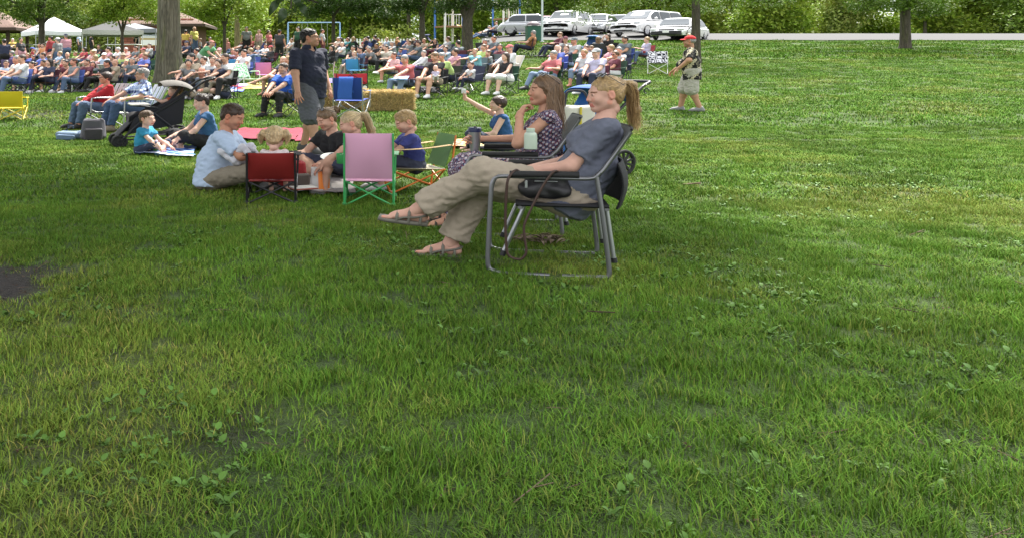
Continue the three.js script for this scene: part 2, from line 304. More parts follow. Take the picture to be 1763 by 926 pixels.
function hairGeo(kind, near) {
  return once(`hair${kind}${near}`, () => {
    const cell = near ? .008 : .015, face = [ball([0, -.040, .104], [.073, .102, .080], .012, undefined, true), ball([0, -.16, .0], [.15, .07, .2], .01, undefined, true)];
    const P = [ball([0, .042, -.018], [.081, .088, .1], .02), ...(/short|crop|pony|bun|pig/.test(kind) ? [ball([0, -.018, -.058], [.066, .066, .048], .03)] : [])], lines = [], N = near ? 1 : 0;
    const add = (n, f) => { n = Math.round(n * 1.5); for (let i = 0; i < n * N; i++) { const L = f(i / n); lines.push(rnd() < .1 ? L.map((p, j) => p.clone().multiplyScalar(1 + .012 * j * rnd(.5, 1.4))) : L); } };
    const dir = () => { let d; do d = V(rnd(-1, 1), rnd(-.45, 1), rnd(-1, 1)).normalize(); while (d.z > .25 && d.y < .62 || d.y < .1 && d.z > -.15); return d; };
    if (kind === 'short' || kind === 'crop') {
      P.push(...face); const L = kind === 'crop' ? .12 : .3;
      add(520, () => { const d = dir(); return slerpLine(d, d.clone().add(V(d.x * .2 + rnd(-.1, .1), d.z > .3 ? -.1 : -.5, d.z > .3 ? .4 : -.25).multiplyScalar(L * rnd(1, 2))).normalize(), 3, .004, rnd(.008, .017)); });
    } else if (kind === 'thin') {
      P.length = 0; P.push(ball([0, .015, -.03], [.081, .062, .088], .02), face[0], face[1], ball([0, .13, .0], [.07, .075, .09], .012, undefined, true));
      add(160, () => { const d = V(rnd(-1, 1), rnd(-.3, .4), rnd(-1, .1)).normalize(); return slerpLine(d, d.clone().add(V(0, -.4, -.1)).normalize(), 3, .003, .008); });
    } else if (kind === 'bob' || kind === 'curly') {
      P.push(ball([0, .02, -.035], [.092, .105, .092], .03), face[0], ball([0, -.19, .0], [.15, .1, .2], .01, undefined, true));
      add(520, () => { const d = dir(), s = Math.sign(d.x) || 1, e = V(s * rnd(.55, 1), rnd(-1.2, -.6), rnd(-.9, .05)).normalize(); const L = slerpLine(d, e, 6, .005, .02); return kind === 'curly' ? L.map((p, i) => jit(p, .004 + .002 * i)) : L; });
    } else if (kind === 'long') {
      P.push(cone([-.062, 0, -.02], [-.085, -.25, -.045], .034, .026, .04), cone([.062, 0, -.02], [.085, -.25, -.045], .034, .026, .04), cone([0, 0, -.07], [0, -.27, -.085], .05, .038, .04), face[0], ball([0, -.12, .06], [.056, .14, .07], .02, undefined, true));
      add(700, () => { const s = rnd() < .5 ? -1 : 1, d = V(s * rnd(.02, .35), 1, rnd(-.7, .75)).normalize(), e = V(s * rnd(.5, 1), rnd(-.35, .05), rnd(-1, .12)).normalize(); const L = slerpLine(d, e, 5, .006, .016), q = L[5]; const x = q.x * rnd(.95, 1.25), z = q.z - rnd(0, .035), b = -rnd(.2, .31); for (let i = 1; i <= 6; i++) { const t = i / 6; L.push(jit(V(lerp(q.x, x, t), lerp(q.y, b, t), lerp(q.z, z, t) + .01 * Math.sin(t * 5 + x * 60)), .003)); } return L; });
    } else if (kind === 'pony') {
      P[0] = ball([0, .040, -.018], [.0775, .085, .098], .02); P.push(face[0], face[1], ball([0, .0, .115], [.068, .082, .055], .012, undefined, true), cone([0, .07, -.118], [0, .05, -.155], .022, .028, .02), cone([0, .05, -.155], [.01, -.12, -.165], .034, .030, .03), cone([.01, -.12, -.165], [.02, -.23, -.15], .03, .010, .03));
      const T = V(0, .32, -1).normalize();
      add(420, () => { let d; do d = dir(); while (d.z > .3 && d.y < .8); return slerpLine(d, T, 7, .005, .011); });
      add(260, () => { const a = rnd(6.3), r = rnd(.004, .034), L = [V(Math.cos(a) * r * .4, .07 + Math.sin(a) * r * .4, -.118)]; const b = -rnd(.16, .27); for (let i = 1; i <= 7; i++) { const t = i / 7; L.push(jit(V(Math.cos(a) * r * 1.15 + .02 * t, lerp(.085, b, t * t * .55 + t * .45), -.118 - .05 * Math.sin(Math.min(1, t * 2) * 1.57) + Math.sin(a) * r * 1.1 + .02 * t), .003)); } return L; });
    } else if (kind === 'bun') {
      P.push(...face, ball([0, .05, -.13], [.045, .042, .04], .015));
      const T = V(0, .2, -1).normalize(); add(380, () => slerpLine(dir(), T, 7, .005, .01));
      add(120, () => { const a = rnd(6.3), L = []; for (let i = 0; i <= 6; i++) L.push(jit(V(Math.cos(a + i * .4) * .04, .05 + Math.sin(a + i * .4) * .04, -.135 - .025 * Math.sin(i)), .008)); return L; });
    } else if (kind === 'pigtails') {
      P.push(...face, ball([-.1, .04, -.03], [.034, .05, .036], .02), ball([.1, .04, -.03], [.034, .05, .036], .02), cone([-.1, .03, -.03], [-.115, -.05, -.03], .026, .012, .02), cone([.1, .03, -.03], [.115, -.05, -.03], .026, .012, .02));
      add(420, () => { const d = dir(), s = Math.sign(d.x) || 1; return slerpLine(d, V(s, .12, -.15).normalize(), 6, .005, .012); });
      add(240, i => { const s = i < .5 ? -1 : 1, a = rnd(6.3), r = rnd(.01, .038), L = []; for (let k = 0; k <= 6; k++) { const t = k / 6; L.push(jit(V(s * (.085 + .035 * Math.sin(t * 2.4)) + Math.cos(a) * r * Math.sin(t * 3), .055 - t * t * .12 + Math.sin(a) * r * .4, -.03 + Math.sin(a) * r), .005)); } return L; });
    }
    let g = blob(P, cell);
    g = bump(g, (x, y, z) => .006 * noise(x * 60, y * 25, z * 60) + .004 * noise(x * 130, y * 40, z * 130));
    tint(g, (x, y, z) => { const k = .72 + .5 * noise(x * 120, y * 18, z * 120); return [k, k, k]; });
    return lines.length ? merge([g, ribbons(lines, .0019)]) : g;
  });
}
function capGeo(kind) {
  return once('cap' + kind, () => {
    const dome = new THREE.SphereGeometry(1, 24, 10, 0, 6.2832, 0, 1.5).scale(.087, .088, .108).translate(0, .052, -.014);
    const brim = kind === 'cap' ? sheet(10, 5, (u, v) => { const a = (u - .5) * 2.3; return [Math.sin(a) * (.084 + .01 * v), .062 - .012 * v - .02 * Math.abs(Math.sin(a)) * v, .0 + Math.cos(a) * (.085 + .075 * v)]; }, .004)
      : sheet(36, 3, (u, v) => { const a = u * 6.2832; return [Math.sin(a) * (.084 + .07 * v), .056 - .02 * v, -.014 + Math.cos(a) * (.104 + .07 * v)]; }, .004);
    return merge([dome, brim]);
  });
}
function glassesGeo(dark) {
  return once('glasses' + dark, () => {
    const ring = s => new THREE.TorusGeometry(.021, .0024, 5, 18).scale(1.15, .85, 1).translate(s * .031, 0, .104);
    const G = [ring(-1), ring(1), rod([-.010, .004, .106], [.010, .004, .106], .002), rod([-.056, .004, .1], [-.079, .004, -.01], .0022), rod([.056, .004, .1], [.079, .004, -.01], .0022)];
    if (dark) for (const s of [-1, 1]) G.push(new THREE.CircleGeometry(.021, 16).scale(1.15, .85, 1).translate(s * .031, 0, .104));
    return merge(G);
  });
}
function bend(a, t, l1, l2, pole) {                    // two-bone reach: returns [joint, end]
  const d = t.clone().sub(a), D = clamp(d.length(), .05, (l1 + l2) * .998); d.normalize();
  const c = (l1 * l1 + D * D - l2 * l2) / (2 * D), h = Math.sqrt(Math.max(0, l1 * l1 - c * c)), p = pole.clone().addScaledVector(d, -pole.dot(d)).normalize();
  return [a.clone().addScaledVector(d, c).addScaledVector(p, h), a.clone().addScaledVector(d, D)];
}
const basis = (y, z) => { const Y = y.clone().normalize(), X = Y.clone().cross(z).normalize(), Z = X.clone().cross(Y); return new THREE.Matrix4().makeBasis(X, Y, Z); };
// Poses. x is the person's left, z forward, metres at a height of 1.75.
const POSES = {
  stand: { p: [0, .93, 0], lean: [2, 0], hl: [.25, .84, .08], hr: [-.25, .84, .1], fl: [.1, .08, 0], fr: [-.1, .08, .02] },
  standArms: { p: [0, .93, 0], lean: [0, 3], hl: [.12, 1.12, .26], hr: [-.14, 1.1, .27], fl: [.1, .08, 0], fr: [-.1, .08, .05] },
  walk: { p: [0, .90, 0], lean: [3, 2], hl: [.27, .88, .16], hr: [-.25, .84, -.16], fl: [.09, .1, -.32], fr: [-.09, .08, .30] },
  stoop: { p: [0, .87, -.1], lean: [38, 48], hl: [.2, .78, .55], hr: [-.16, .82, .58], fl: [.12, .08, -.08], fr: [-.1, .08, .14], pitch: -10 },
  sit: { p: [0, .42, -.1], lean: [-14, -2], hl: [.1, .56, .26], hr: [-.08, .56, .28], fl: [.13, .08, .42], fr: [-.13, .08, .44] },
  sitBack: { p: [0, .38, -.1], lean: [-26, -12], hl: [.30, .62, .16], hr: [-.30, .62, .18], fl: [.15, .08, .48], fr: [-.13, .08, .54], pitch: 8 },
  sitFolded: { p: [0, .42, -.1], lean: [-16, -4], hl: [-.12, .72, .16], hr: [.10, .68, .18], fl: [.12, .08, .40], fr: [-.16, .08, .46] },
  sitCross: { p: [0, .40, -.1], lean: [-18, -4], hl: [.16, .58, .2], hr: [-.02, .58, .3], fl: [-.10, .40, .66], fr: [-.12, .08, .38], kl: [.1, 1, .3] },
  sitChin: { p: [0, .42, -.1], lean: [-4, 12], hl: [.06, .62, .3], hr: [-.05, 1.0, .24], fl: [.13, .08, .40], fr: [-.13, .08, .46], er: [-.6, -1, .2] },
  sitForward: { p: [0, .42, -.1], lean: [12, 26], hl: [.06, .56, .42], hr: [-.05, .56, .44], fl: [.17, .08, .36], fr: [-.17, .08, .38] },
  sitReach: { p: [0, .42, -.1], lean: [0, 10], hl: [.14, .66, .46], hr: [-.2, .80, .48], fl: [.13, .08, .42], fr: [-.13, .08, .44] },
  floor: { p: [0, .10, -.05], lean: [-6, 12], hl: [.16, .28, .36], hr: [-.12, .26, .38], fl: [-.14, .07, .36], fr: [.14, .06, .34], kl: [1, .6, .3], kr: [-1, .6, .3], foot: 'out' },
  floorLegs: { p: [0, .10, -.1], lean: [-8, 8], hl: [.14, .22, .3], hr: [-.16, .22, .3], fl: [.12, .07, .66], fr: [-.12, .07, .70], kl: [.2, 1, 0], kr: [-.2, 1, 0] },
  recline: { p: [0, .30, -.1], lean: [-42, -36], hl: [.12, .42, .22], hr: [-.1, .44, .24], fl: [.12, .08, .72], fr: [-.12, .10, .66], pitch: 20 },
};
function figure(o) {
  const s = (o.h ?? 1.7) / 1.75, fat = o.fat ?? .15, fem = o.kind === 'woman', P0 = { ...POSES[o.pose ?? 'sit'], ...o }, cell = o.cell ?? .03;
  const S = v => V(v[0] * s, v[1] * s, v[2] * s);
  const p = S(P0.p), tilt = (a, b = 0) => V(Math.sin(rad(b)), Math.cos(rad(a)), Math.sin(rad(a))).normalize();
  const u1 = tilt(P0.lean[0], P0.side), u2 = tilt(P0.lean[1], P0.side), tw = rad(P0.twist ?? 0), X1 = V(1, 0, 0), X2 = V(Math.cos(tw), 0, -Math.sin(tw)), f2 = X2.clone().cross(u2).normalize(), f1 = X1.clone().cross(u1).normalize();
  const waist = p.clone().addScaledVector(u1, .19 * s), N = waist.clone().addScaledVector(u2, .315 * s);
  const bw = o.bw ?? (fem ? .142 : .166), at = (o_, u, x, y, f, z, X) => o_.clone().addScaledVector(u, y * s).addScaledVector(X, x * s).addScaledVector(f, z * s);
  const sh = [1, -1].map(e => at(waist, u2, e * bw, .265, f2, -.005, X2)), hip = [1, -1].map(e => at(p, u1, e * .088, 0, f1, 0, X1));
  const wr = [P0.hl, P0.hr].map(S), an = [P0.fl, P0.fr].map(S), pole = (v, d) => V(...(v ?? d));
  const arm = [0, 1].map(i => bend(sh[i], wr[i], .29 * s, .255 * s, pole(i ? P0.er : P0.el, [i ? -.5 : .5, -1, -.45]))), leg = [0, 1].map(i => bend(hip[i], an[i], .435 * s, .425 * s, pole(i ? P0.kr : P0.kl, [i ? -.12 : .12, .5, 1])));
  const hs = (o.headS ?? (o.kind === 'child' ? .9 : fem ? .96 : 1)) * (o.kind === 'child' ? 1 : Math.sqrt(s));
  const hq = new THREE.Quaternion().setFromEuler(new THREE.Euler(rad(P0.pitch ?? 0), rad(P0.yaw ?? 0), rad(P0.roll ?? 0), 'YXZ'));
  const hc = N.clone().addScaledVector(u2.clone().add(V(0, 1.2, 0)).normalize(), .075 * s + .085 * hs).add(V(0, 0, .02 * s));
  const headM = new THREE.Matrix4().compose(hc, hq, V(hs, hs, hs));
  const c = (a, b, ra, rb, k = .03, cut = 0) => ({ a, b, ra: ra * s, rb: rb * s, k: k * s, cut }), e = (q, r, k = .04) => ({ c: q, r: r.map(x => x * s), k: k * s });
  const F = 1 + fat * .35;
  const torso = (g) => {
    const L = [];
    for (const i of [1, -1]) {
      L.push(c(at(p, u1, i * .055, .0, f1, -.01, X1), at(waist, u2, i * (fem ? .045 : .06), .02, f2, 0, X2), (.108 + (fem ? .008 : 0)) * F + g, (fem ? .088 : .098) * F + g, .05));
      L.push(c(at(waist, u2, i * (fem ? .045 : .06), .02, f2, 0, X2), at(waist, u2, i * .07, .19, f2, .005, X2), (fem ? .088 : .098) * F + g, (.1 + (fem ? -.008 : .006)) * (1 + fat * .15) + g, .05));
      L.push(c(at(waist, u2, i * .05, .235, f2, -.01, X2), sh[i > 0 ? 0 : 1], .070 + g, .047 + g, .03));
      if (fem) L.push(e(at(waist, u2, i * .072, .145, f2, .085, X2), [.058 + g + fat * .02, .056 + g, .05 + g], .04));
    }
    if (fat > .2) L.push(e(at(waist, u1, 0, -.05, f1, .05 + fat * .08, X1), [.13 + g, .13 + g, .09 + fat * .07 + g], .06));
    return L;
  };
  const armP = (i, g, t) => {                          // t: 1 shoulder to elbow, 2 to the wrist
    const [el, w] = arm[i], k = 1 + fat * .35 - (fem ? .12 : 0), L = [], T = Math.min(1, t), q = sh[i].clone().lerp(el, T);
    L.push(c(sh[i], q, .048 * k + g * .8, lerp(.05, .041, T) * k + g * (t < 1 ? 1.3 : 1), .02, t < 1 ? 2 : 0));
    if (t > 1) { const z = el.clone().lerp(w, t - 1); L.push(c(el, z, .041 * k + g, lerp(.041, .028, t - 1) * k + g, .025, t < 2 ? 2 : g ? 2 : 0)); }
    return L;
  };
  const legP = (i, g, t, flare = 0) => {
    const [kn, a] = leg[i], k = 1 + fat * .3 + (fem ? .04 : 0), L = [], T = Math.min(1, t), q = hip[i].clone().lerp(kn, T);
    L.push(c(hip[i], q, .084 * k + g, lerp(.084, .058, T) * k + g + flare * T, .05, t < 1 ? 2 : 0));
    if (t > 1) {
      const z = kn.clone().lerp(a, t - 1), back = a.clone().sub(kn).normalize(), cf = kn.clone().lerp(a, .3);
      L.push(c(kn, z, .055 * k + g, lerp(.055, .037, t - 1) * k + g + flare, .03, g ? 2 : 0));
      if (!g) { const bk = hip[i].clone().sub(kn).normalize().add(back).normalize(); L.push(e(cf.addScaledVector(bk, .012 * s), [.05 * k, .05 * k, .05 * k], .04)); }
    }
    return L;
  };
  const out = { body: null, headM };
  const sleeve = o.sleeve ?? .55, legs = o.legs ?? 1.93;
  const bodyP = [...torso(-.006), ...armP(0, 0, 2), ...armP(1, 0, 2), ...legP(0, 0, 2), ...legP(1, 0, 2), c(N.clone().addScaledVector(u2, -.06 * s), V(0, -.07, -.026).applyMatrix4(headM), .060, (.052 - (fem ? .006 : 0)) * hs / s * (o.kind === 'child' ? .82 : 1), .04)];
  const hd = headGeo(o.kind ?? 'man', o.near ? .0046 : .012).clone().applyMatrix4(headM), G = [tint(blob(bodyP, cell), white), hd];
  const hk = Array.isArray(o.hand) ? o.hand : [o.hand ?? 'relax', o.hand ?? 'relax'];
  for (const i of [0, 1]) {
    const [el, w] = arm[i], d = P0[i ? 'hdr' : 'hdl'] ? V(...P0[i ? 'hdr' : 'hdl']).normalize() : w.clone().sub(el).normalize();
    const palm = P0[i ? 'pr' : 'pl'] ? V(...P0[i ? 'pr' : 'pl']) : V(i ? .3 : -.3, -1, .05);
    const m = basis(d, palm); m.scale(V(1, 1, 1).multiplyScalar(Math.pow(s, .8) * (fem ? .94 : 1.02))); m.setPosition(w);
    G.push(handGeo(hk[i], i ? 1 : -1, o.near ? .0052 : .0105).clone().applyMatrix4(m));
    (out.handM ??= []).push(m);
  }
  const foot = o.foot === 'bare' || o.shoes === 'bare', shoes = [];
  out.footM = [];
  for (const i of [0, 1]) {
    const [kn, a] = leg[i]; let d = P0[i ? 'fdr' : 'fdl'];
    d = d ? V(...d) : P0.foot === 'out' ? V(i ? -.5 : .5, -.1, .7) : an[i].y > .2 * s ? a.clone().sub(kn).normalize().add(V(0, .8, 1)) : V(i ? -.16 : .16, 0, 1);
    d.normalize(); const up = kn.clone().sub(a).normalize().add(V(0, .3, 0)); up.addScaledVector(d, -up.dot(d)).normalize();
    const m = new THREE.Matrix4().makeBasis(up.clone().cross(d), up, d); m.scale(V(s, s, s).multiplyScalar(fem ? .94 : 1));
    const off = V(0, -.078, 0).applyMatrix4(m); m.setPosition(a.clone().add(off)); out.footM.push(m);
    const kind = o.shoes ?? 'sneaker'; 
    if (kind === 'bare' || kind === 'sandal') G.push(footGeo('bare', o.near ? .006 : .014).clone().applyMatrix4(m));
    if (kind === 'sneaker') shoes.push(footGeo('sneaker', o.near ? .012 : .019).clone().applyMatrix4(m));
    if (kind === 'sandal') {
      const sole = sheet(4, 12, (u, v) => { const w = .034 + .014 * Math.sin(Math.min(1, v * 1.3) * 2.2) - .012 * sstep(.85, 1, v); return [(u - .5) * 2 * w, -.006 + .004 * sstep(.8, 1, v), -.07 + v * .275]; }, .024);
      const st = (z, y, w, h) => tube([[-w, -.002, z], [-w * .95, y * .6, z], [0, y, z + .004], [w * .95, y * .6, z], [w, -.002, z]], h, 5).applyMatrix4(new THREE.Matrix4());
      const G2 = [sole, st(.10, .052, .046, .010), st(.035, .085, .042, .010), st(-.03, .06, .042, .009), tube([[.044, .01, .1], [.046, .03, .06], [.043, .04, .0], [.035, .055, -.05], [0, .06, -.066], [-.035, .055, -.05], [-.043, .04, 0], [-.046, .03, .06], [-.044, .01, .1]], .008, 5)];
      shoes.push(merge(G2.map(g => { g.deleteAttribute('color'); return g; })).applyMatrix4(m));
    }
  }
  out.body = merge(G); out.shoes = shoes;
  const fold = (g, a) => wrapUV(o.near || cell < .015 ? bump(g, (x, y, z) => a * .95 * (.010 * noise(x * 12 + 3, y * 9, z * 12) - .011 * Math.abs(noise(x * 11, y * 19 + x * 9 + z * 6, z * 11 + 4)) + .006 * noise(x * 26, y * 34 + x * 14, z * 26) + .0026 * noise(x * 60, y * 50, z * 60) + .003)) : g);
  if (o.top !== 'none') {
    const cut = [...torso(.010), ...(sleeve > 0 ? [0, 1].flatMap(i => armP(i, sleeve > 1 ? .012 : .017, sleeve)) : [])];
    if (o.hem) for (const i of [1, -1]) cut.push(c(waist.clone().addScaledVector(X1, i * .06 * s), at(p, u1, i * .07, -o.hem, f1, 0, X1), .1 * F + .016, .112 * F + .02, .05, 2));
    if (o.neckline !== 'high') cut.push({ c: N.clone().addScaledVector(f2, .07 * s).addScaledVector(u2, .035 * s), r: [(o.deep ? .075 : .062) * s, (o.deep ? .12 : .06) * s, .075 * s], k: .012 * s, neg: true });
    out.top = fold(blob(cut, cell), 1);
    if (o.collar) { const m = new THREE.Matrix4().makeBasis(X2, u2, f2); m.setPosition(N); out.collar = sheet(28, 3, (u, v) => { const a = (u - .5) * 5.5; return [Math.sin(a) * (.066 + .022 * v) * -1, .012 + .042 * (1 - v) - .02 * Math.cos(a) * (1 - v) - .012 * v, Math.cos(a + Math.PI) * (.062 + .022 * v) * 1 - .004]; }, .004).rotateY(0).applyMatrix4(m.scale(V(s, s, s))); }
  }
  if (legs > 0) {
    const g = o.skirt ? .04 : o.loose ?? .014, L = [...[1, -1].map(i => c(at(p, u1, i * .055, .01, f1, -.012, X1), at(p, u1, i * .05, .1, f1, -.005, X1), (.112 + (fem ? .008 : 0)) * F + .012, .104 * F + .008, .05)), ...legP(0, g, legs, o.flare ?? 0), ...legP(1, g, legs, o.flare ?? 0)];
    if (o.skirt) for (const q of L) q.k = .12 * s;
    out.legs = fold(blob(L, cell), o.skirt ? 1.6 : 1.2);
  }
  Object.assign(out, { s, hs, hc, N, sh, arm, leg, p, u2, f2, X2, waist });
  return out;
}
const SKIN = { light: [.56, .34, .25], pale: [.64, .42, .33], tan: [.42, .24, .155], brown: [.20, .105, .065], red: [.58, .29, .21] };
const HAIR = { brown: [.055, .030, .018], dark: [.018, .012, .010], blond: [.42, .28, .13], sandy: [.24, .14, .065], grey: [.32, .31, .30], white: [.62, .60, .57], auburn: [.11, .04, .022], lightbrown: [.15, .085, .042] };
const skinMat = k => mat(SKIN[k] ?? k, .62, { vertexColors: true, specularIntensity: .4 });
const hairMat = k => mat(HAIR[k] ?? k, .5, { vertexColors: true });
const CLOTH = {};
const clothMat = (c, rough = .92) => c?.isMaterial ? c : mat(c, rough, { sheen: .3, sheenRoughness: .6, bumpMap: once('weave', () => tex(128, 128, (u, v, i, j) => { const k = .5 + .25 * Math.sin(i * Math.PI / 2) * Math.cos(j * Math.PI / 2) + rnd(-.2, .2); return [k, k, k]; }, false, [9, 9])), bumpScale: .0012 });
function person(o, pos, turn, label, group) {
  const key = o.unique ? null : JSON.stringify([o.pose, o.h, o.fat, o.kind, o.sleeve, o.legs, o.yaw, o.pitch, o.shoes, o.skirt, o.loose, o.lean, o.hl, o.hr, o.fl, o.fr, o.deep, o.near]);
  const fg = key ? once(key, () => figure(o)) : figure(o);
  const t = thing('person', label, 'person', pos, turn, group);
  const skin = skinMat(o.skin ?? 'light');
  part(t, 'body', fg.body, skin);
  const put = (name, g, m) => { const x = part(t, name, g, m); fg.headM.decompose(x.position, x.quaternion, x.scale); return x; };
  if (o.hair !== 'none') put('hair', hairGeo(o.hair ?? 'short', !!o.near), hairMat(o.hairC ?? 'brown'));
  if (o.cap) put('cap', capGeo(o.capKind ?? 'cap'), clothMat(o.cap));
  if (o.glasses) { const m = put(o.glasses === 'up' ? 'sunglasses' : 'glasses', glassesGeo(o.glasses !== 'clear'), mat([.012, .012, .014], .25)); if (o.glasses === 'up') { m.quaternion.multiply(new THREE.Quaternion().setFromEuler(new THREE.Euler(-.72, 0, 0))); m.position.add(V(0, .085, -.012).applyQuaternion(m.quaternion)); m.scale.multiplyScalar(1.07); } }
  if (fg.top) part(t, o.topName ?? 'shirt', fg.top, clothMat(o.shirt ?? [.3, .3, .3]));
  if (fg.collar) part(t, 'collar', fg.collar, clothMat(o.shirt));
  if (fg.legs) part(t, o.skirt ? 'skirt' : (o.legs ?? 1.93) < 1.3 ? 'shorts' : 'trousers', fg.legs, clothMat(o.pants ?? [.03, .035, .05]));
  for (const g of fg.shoes) part(t, o.shoes === 'sandal' ? 'sandal' : 'shoe', g, clothMat(o.shoeC ?? [.5, .5, .5], .7));
  t.fg = fg; return t;
}
// ---------- the ground ----------
const soilMask = (x, z) => {                           // bare trodden earth, under the shade tree and along a few scuffs
  const d = -z, n = noise(x * 1.1, 5, z * 1.1) + .5 * noise(x * 3.1, 9, z * 3.1) + .3 * noise(x * 9, 2, z * 9);
  let m = sstep(.0, .5, 1.0 - Math.hypot((x + 1.78) / .62, (d - 3.95) / .62) + n * .5);
  m = Math.max(m, .8 * sstep(.25, .6, .75 - Math.hypot((x + .42) / .42, (d - 4.15) / .25) + n * .55));
  m = Math.max(m, .7 * sstep(.35, .75, n - .1) * (1 - sstep(5, 9, d)));
  m = Math.max(m, .62 * sstep(.1, .5, 1 - Math.abs(d - 17 - x * .12 + 1.2 * n) / .9 + n * .3) * sstep(-1.5, -4, x));
  m = Math.max(m, .62 * sstep(.1, .5, 1 - Math.abs(d - 12.2 - .5 * n) / .4 + n * .3) * sstep(3.6, 4.4, x));
  m = Math.max(m, .7 * sstep(.0, .5, 1 - Math.hypot((x + 6) / 1.6, (d - 26.8) / 1.5) + n * .3));
  return m;
};
const dryMask = (x, z) => sstep(-.05, .5, noise(x * .55 + 7, 1, z * .4) + .5 * noise(x * 2.2, 4, z * 2.2));
function lawnTone(x, z) {
  const s = soilMask(x, z), y = dryMask(x, z), k = .85 + .3 * noise(x * .9, 8, z * .9);
  const g = [lerp(.096, .150, y) * k, lerp(.192, .222, y) * k, lerp(.022, .034, y) * k];
  return { grass: g, ground: [lerp(g[0] * .8, .028, s), lerp(g[1] * .72, .020, s), lerp(g[2] * .9, .015, s)], s, y };
}
{
  const rows = [-25, -12, -5, -2, 0]; for (let d = .4; d < 14; d += .18) rows.push(d); for (let d = 14; d < 46; d += .5) rows.push(d); for (let d = 46; d < 100; d += 3) rows.push(d); rows.push(120, 160, 230, 330);
  const nx = 230, pos = [], uv = [], idx = [];
  for (const d of rows) for (let i = 0; i <= nx; i++) { const t = i / nx * 2 - 1, x = (Math.sign(t) * Math.pow(Math.abs(t), 2.0)) * (45 + Math.max(0, d) * 1.1); pos.push(x, groundAt(x, -d), -d); uv.push(x, d); }
  for (let j = 0; j < rows.length - 1; j++) for (let i = 0; i < nx; i++) { const a = j * (nx + 1) + i, b = a + nx + 1; idx.push(a, a + 1, b, b, a + 1, b + 1); }
  const g = new THREE.BufferGeometry(); g.setAttribute('position', new THREE.Float32BufferAttribute(pos, 3)); g.setAttribute('uv', new THREE.Float32BufferAttribute(uv, 2)); g.setIndex(idx); g.computeVertexNormals();
  tint(g, (x, y, z) => lawnTone(x, z).ground);
  const fine = tex(512, 512, (u, v) => { const a = u * 6.2832, b = v * 6.2832, n = noise(Math.cos(a) * 9, Math.sin(a) * 9 + Math.cos(b) * 9, Math.sin(b) * 9), m = noise(Math.cos(a) * 30, Math.sin(a) * 30 + Math.cos(b) * 30, Math.sin(b) * 30); const k = .82 + .35 * n + .35 * m + rnd(-.2, .2); return [k + .04 * n, k, k - .05 * n]; }, false, [1, 1]);
  const f2 = fine.clone(); f2.repeat.set(.55, .55); f2.needsUpdate = true;
  struct('lawn', g, new THREE.MeshStandardMaterial({ vertexColors: true, map: f2, roughness: 1, bumpMap: fine, bumpScale: .03, side: THREE.DoubleSide }));
}
function stuff(name, geo, m, mats4, cols, label, category, parent = scene) {
  const I = shade(new THREE.InstancedMesh(geo, m, mats4.length)); I.name = parent === scene ? numbered(name) : name;
  mats4.forEach((q, i) => { I.setMatrixAt(i, q); if (cols) I.setColorAt(i, new THREE.Color().setRGB(...cols[i])); });
  I.userData.kind = 'stuff'; if (label) I.userData.label = label; if (category) I.userData.category = category; parent.add(I); return I;
}
const TRS = (x, y, z, ry, s, sy = s, rx = 0, rz = 0) => new THREE.Matrix4().compose(V(x, y, z), new THREE.Quaternion().setFromEuler(new THREE.Euler(rx, ry, rz, 'YXZ')), V(s, sy, s));
function tuft(n, r, h, w) {                            // blades of grass
  const pos = [], nor = [], idx = [], col = [];
  for (let i = 0; i < n; i++) {
    const a = rnd(6.283), q = Math.sqrt(rnd()) * r, x = Math.cos(a) * q, z = Math.sin(a) * q, b = rnd(6.283), l = h * rnd(.55, 1.15), lean = rnd(.15, 1.0) * l, ww = w * rnd(.7, 1.3), cx = Math.cos(b), cz = Math.sin(b), o = pos.length / 3;
    const k = rnd(.72, 1.25), dry = rnd() < .09, c = dry ? [1.9 * k, 1.2 * k, 1.9 * k] : [k * rnd(.85, 1.15), k, k * .9];
    for (const [t, s] of [[0, 1], [.55, .85], [1, 0]]) {
      const px = x + cx * lean * t * t, pz = z + cz * lean * t * t, py = l * (t - .25 * t * t) - .004;
      if (s) { pos.push(px - cz * ww * s, py, pz + cx * ww * s, px + cz * ww * s, py, pz - cx * ww * s); nor.push(-cx * .5, .85, -cz * .5, -cx * .5, .85, -cz * .5); col.push(...c, ...c); } else { pos.push(px, py, pz); nor.push(-cx * .5, .85, -cz * .5); col.push(...c); }
    }
    idx.push(o, o + 1, o + 2, o + 2, o + 1, o + 3, o + 2, o + 3, o + 4);
  }
  const g = new THREE.BufferGeometry(); g.setAttribute('position', new THREE.Float32BufferAttribute(pos, 3)); g.setAttribute('normal', new THREE.Float32BufferAttribute(nor, 3)); g.setAttribute('color', new THREE.Float32BufferAttribute(col, 3)); g.setIndex(idx); g.computeVertexNormals(); return g;
}
const leafMat = (c, tr = .35, rough = .6) => new THREE.MeshPhysicalMaterial({ specularIntensity: .35, color: new THREE.Color().setRGB(...c), vertexColors: true, roughness: rough, transmission: tr, thickness: 0, side: THREE.DoubleSide });
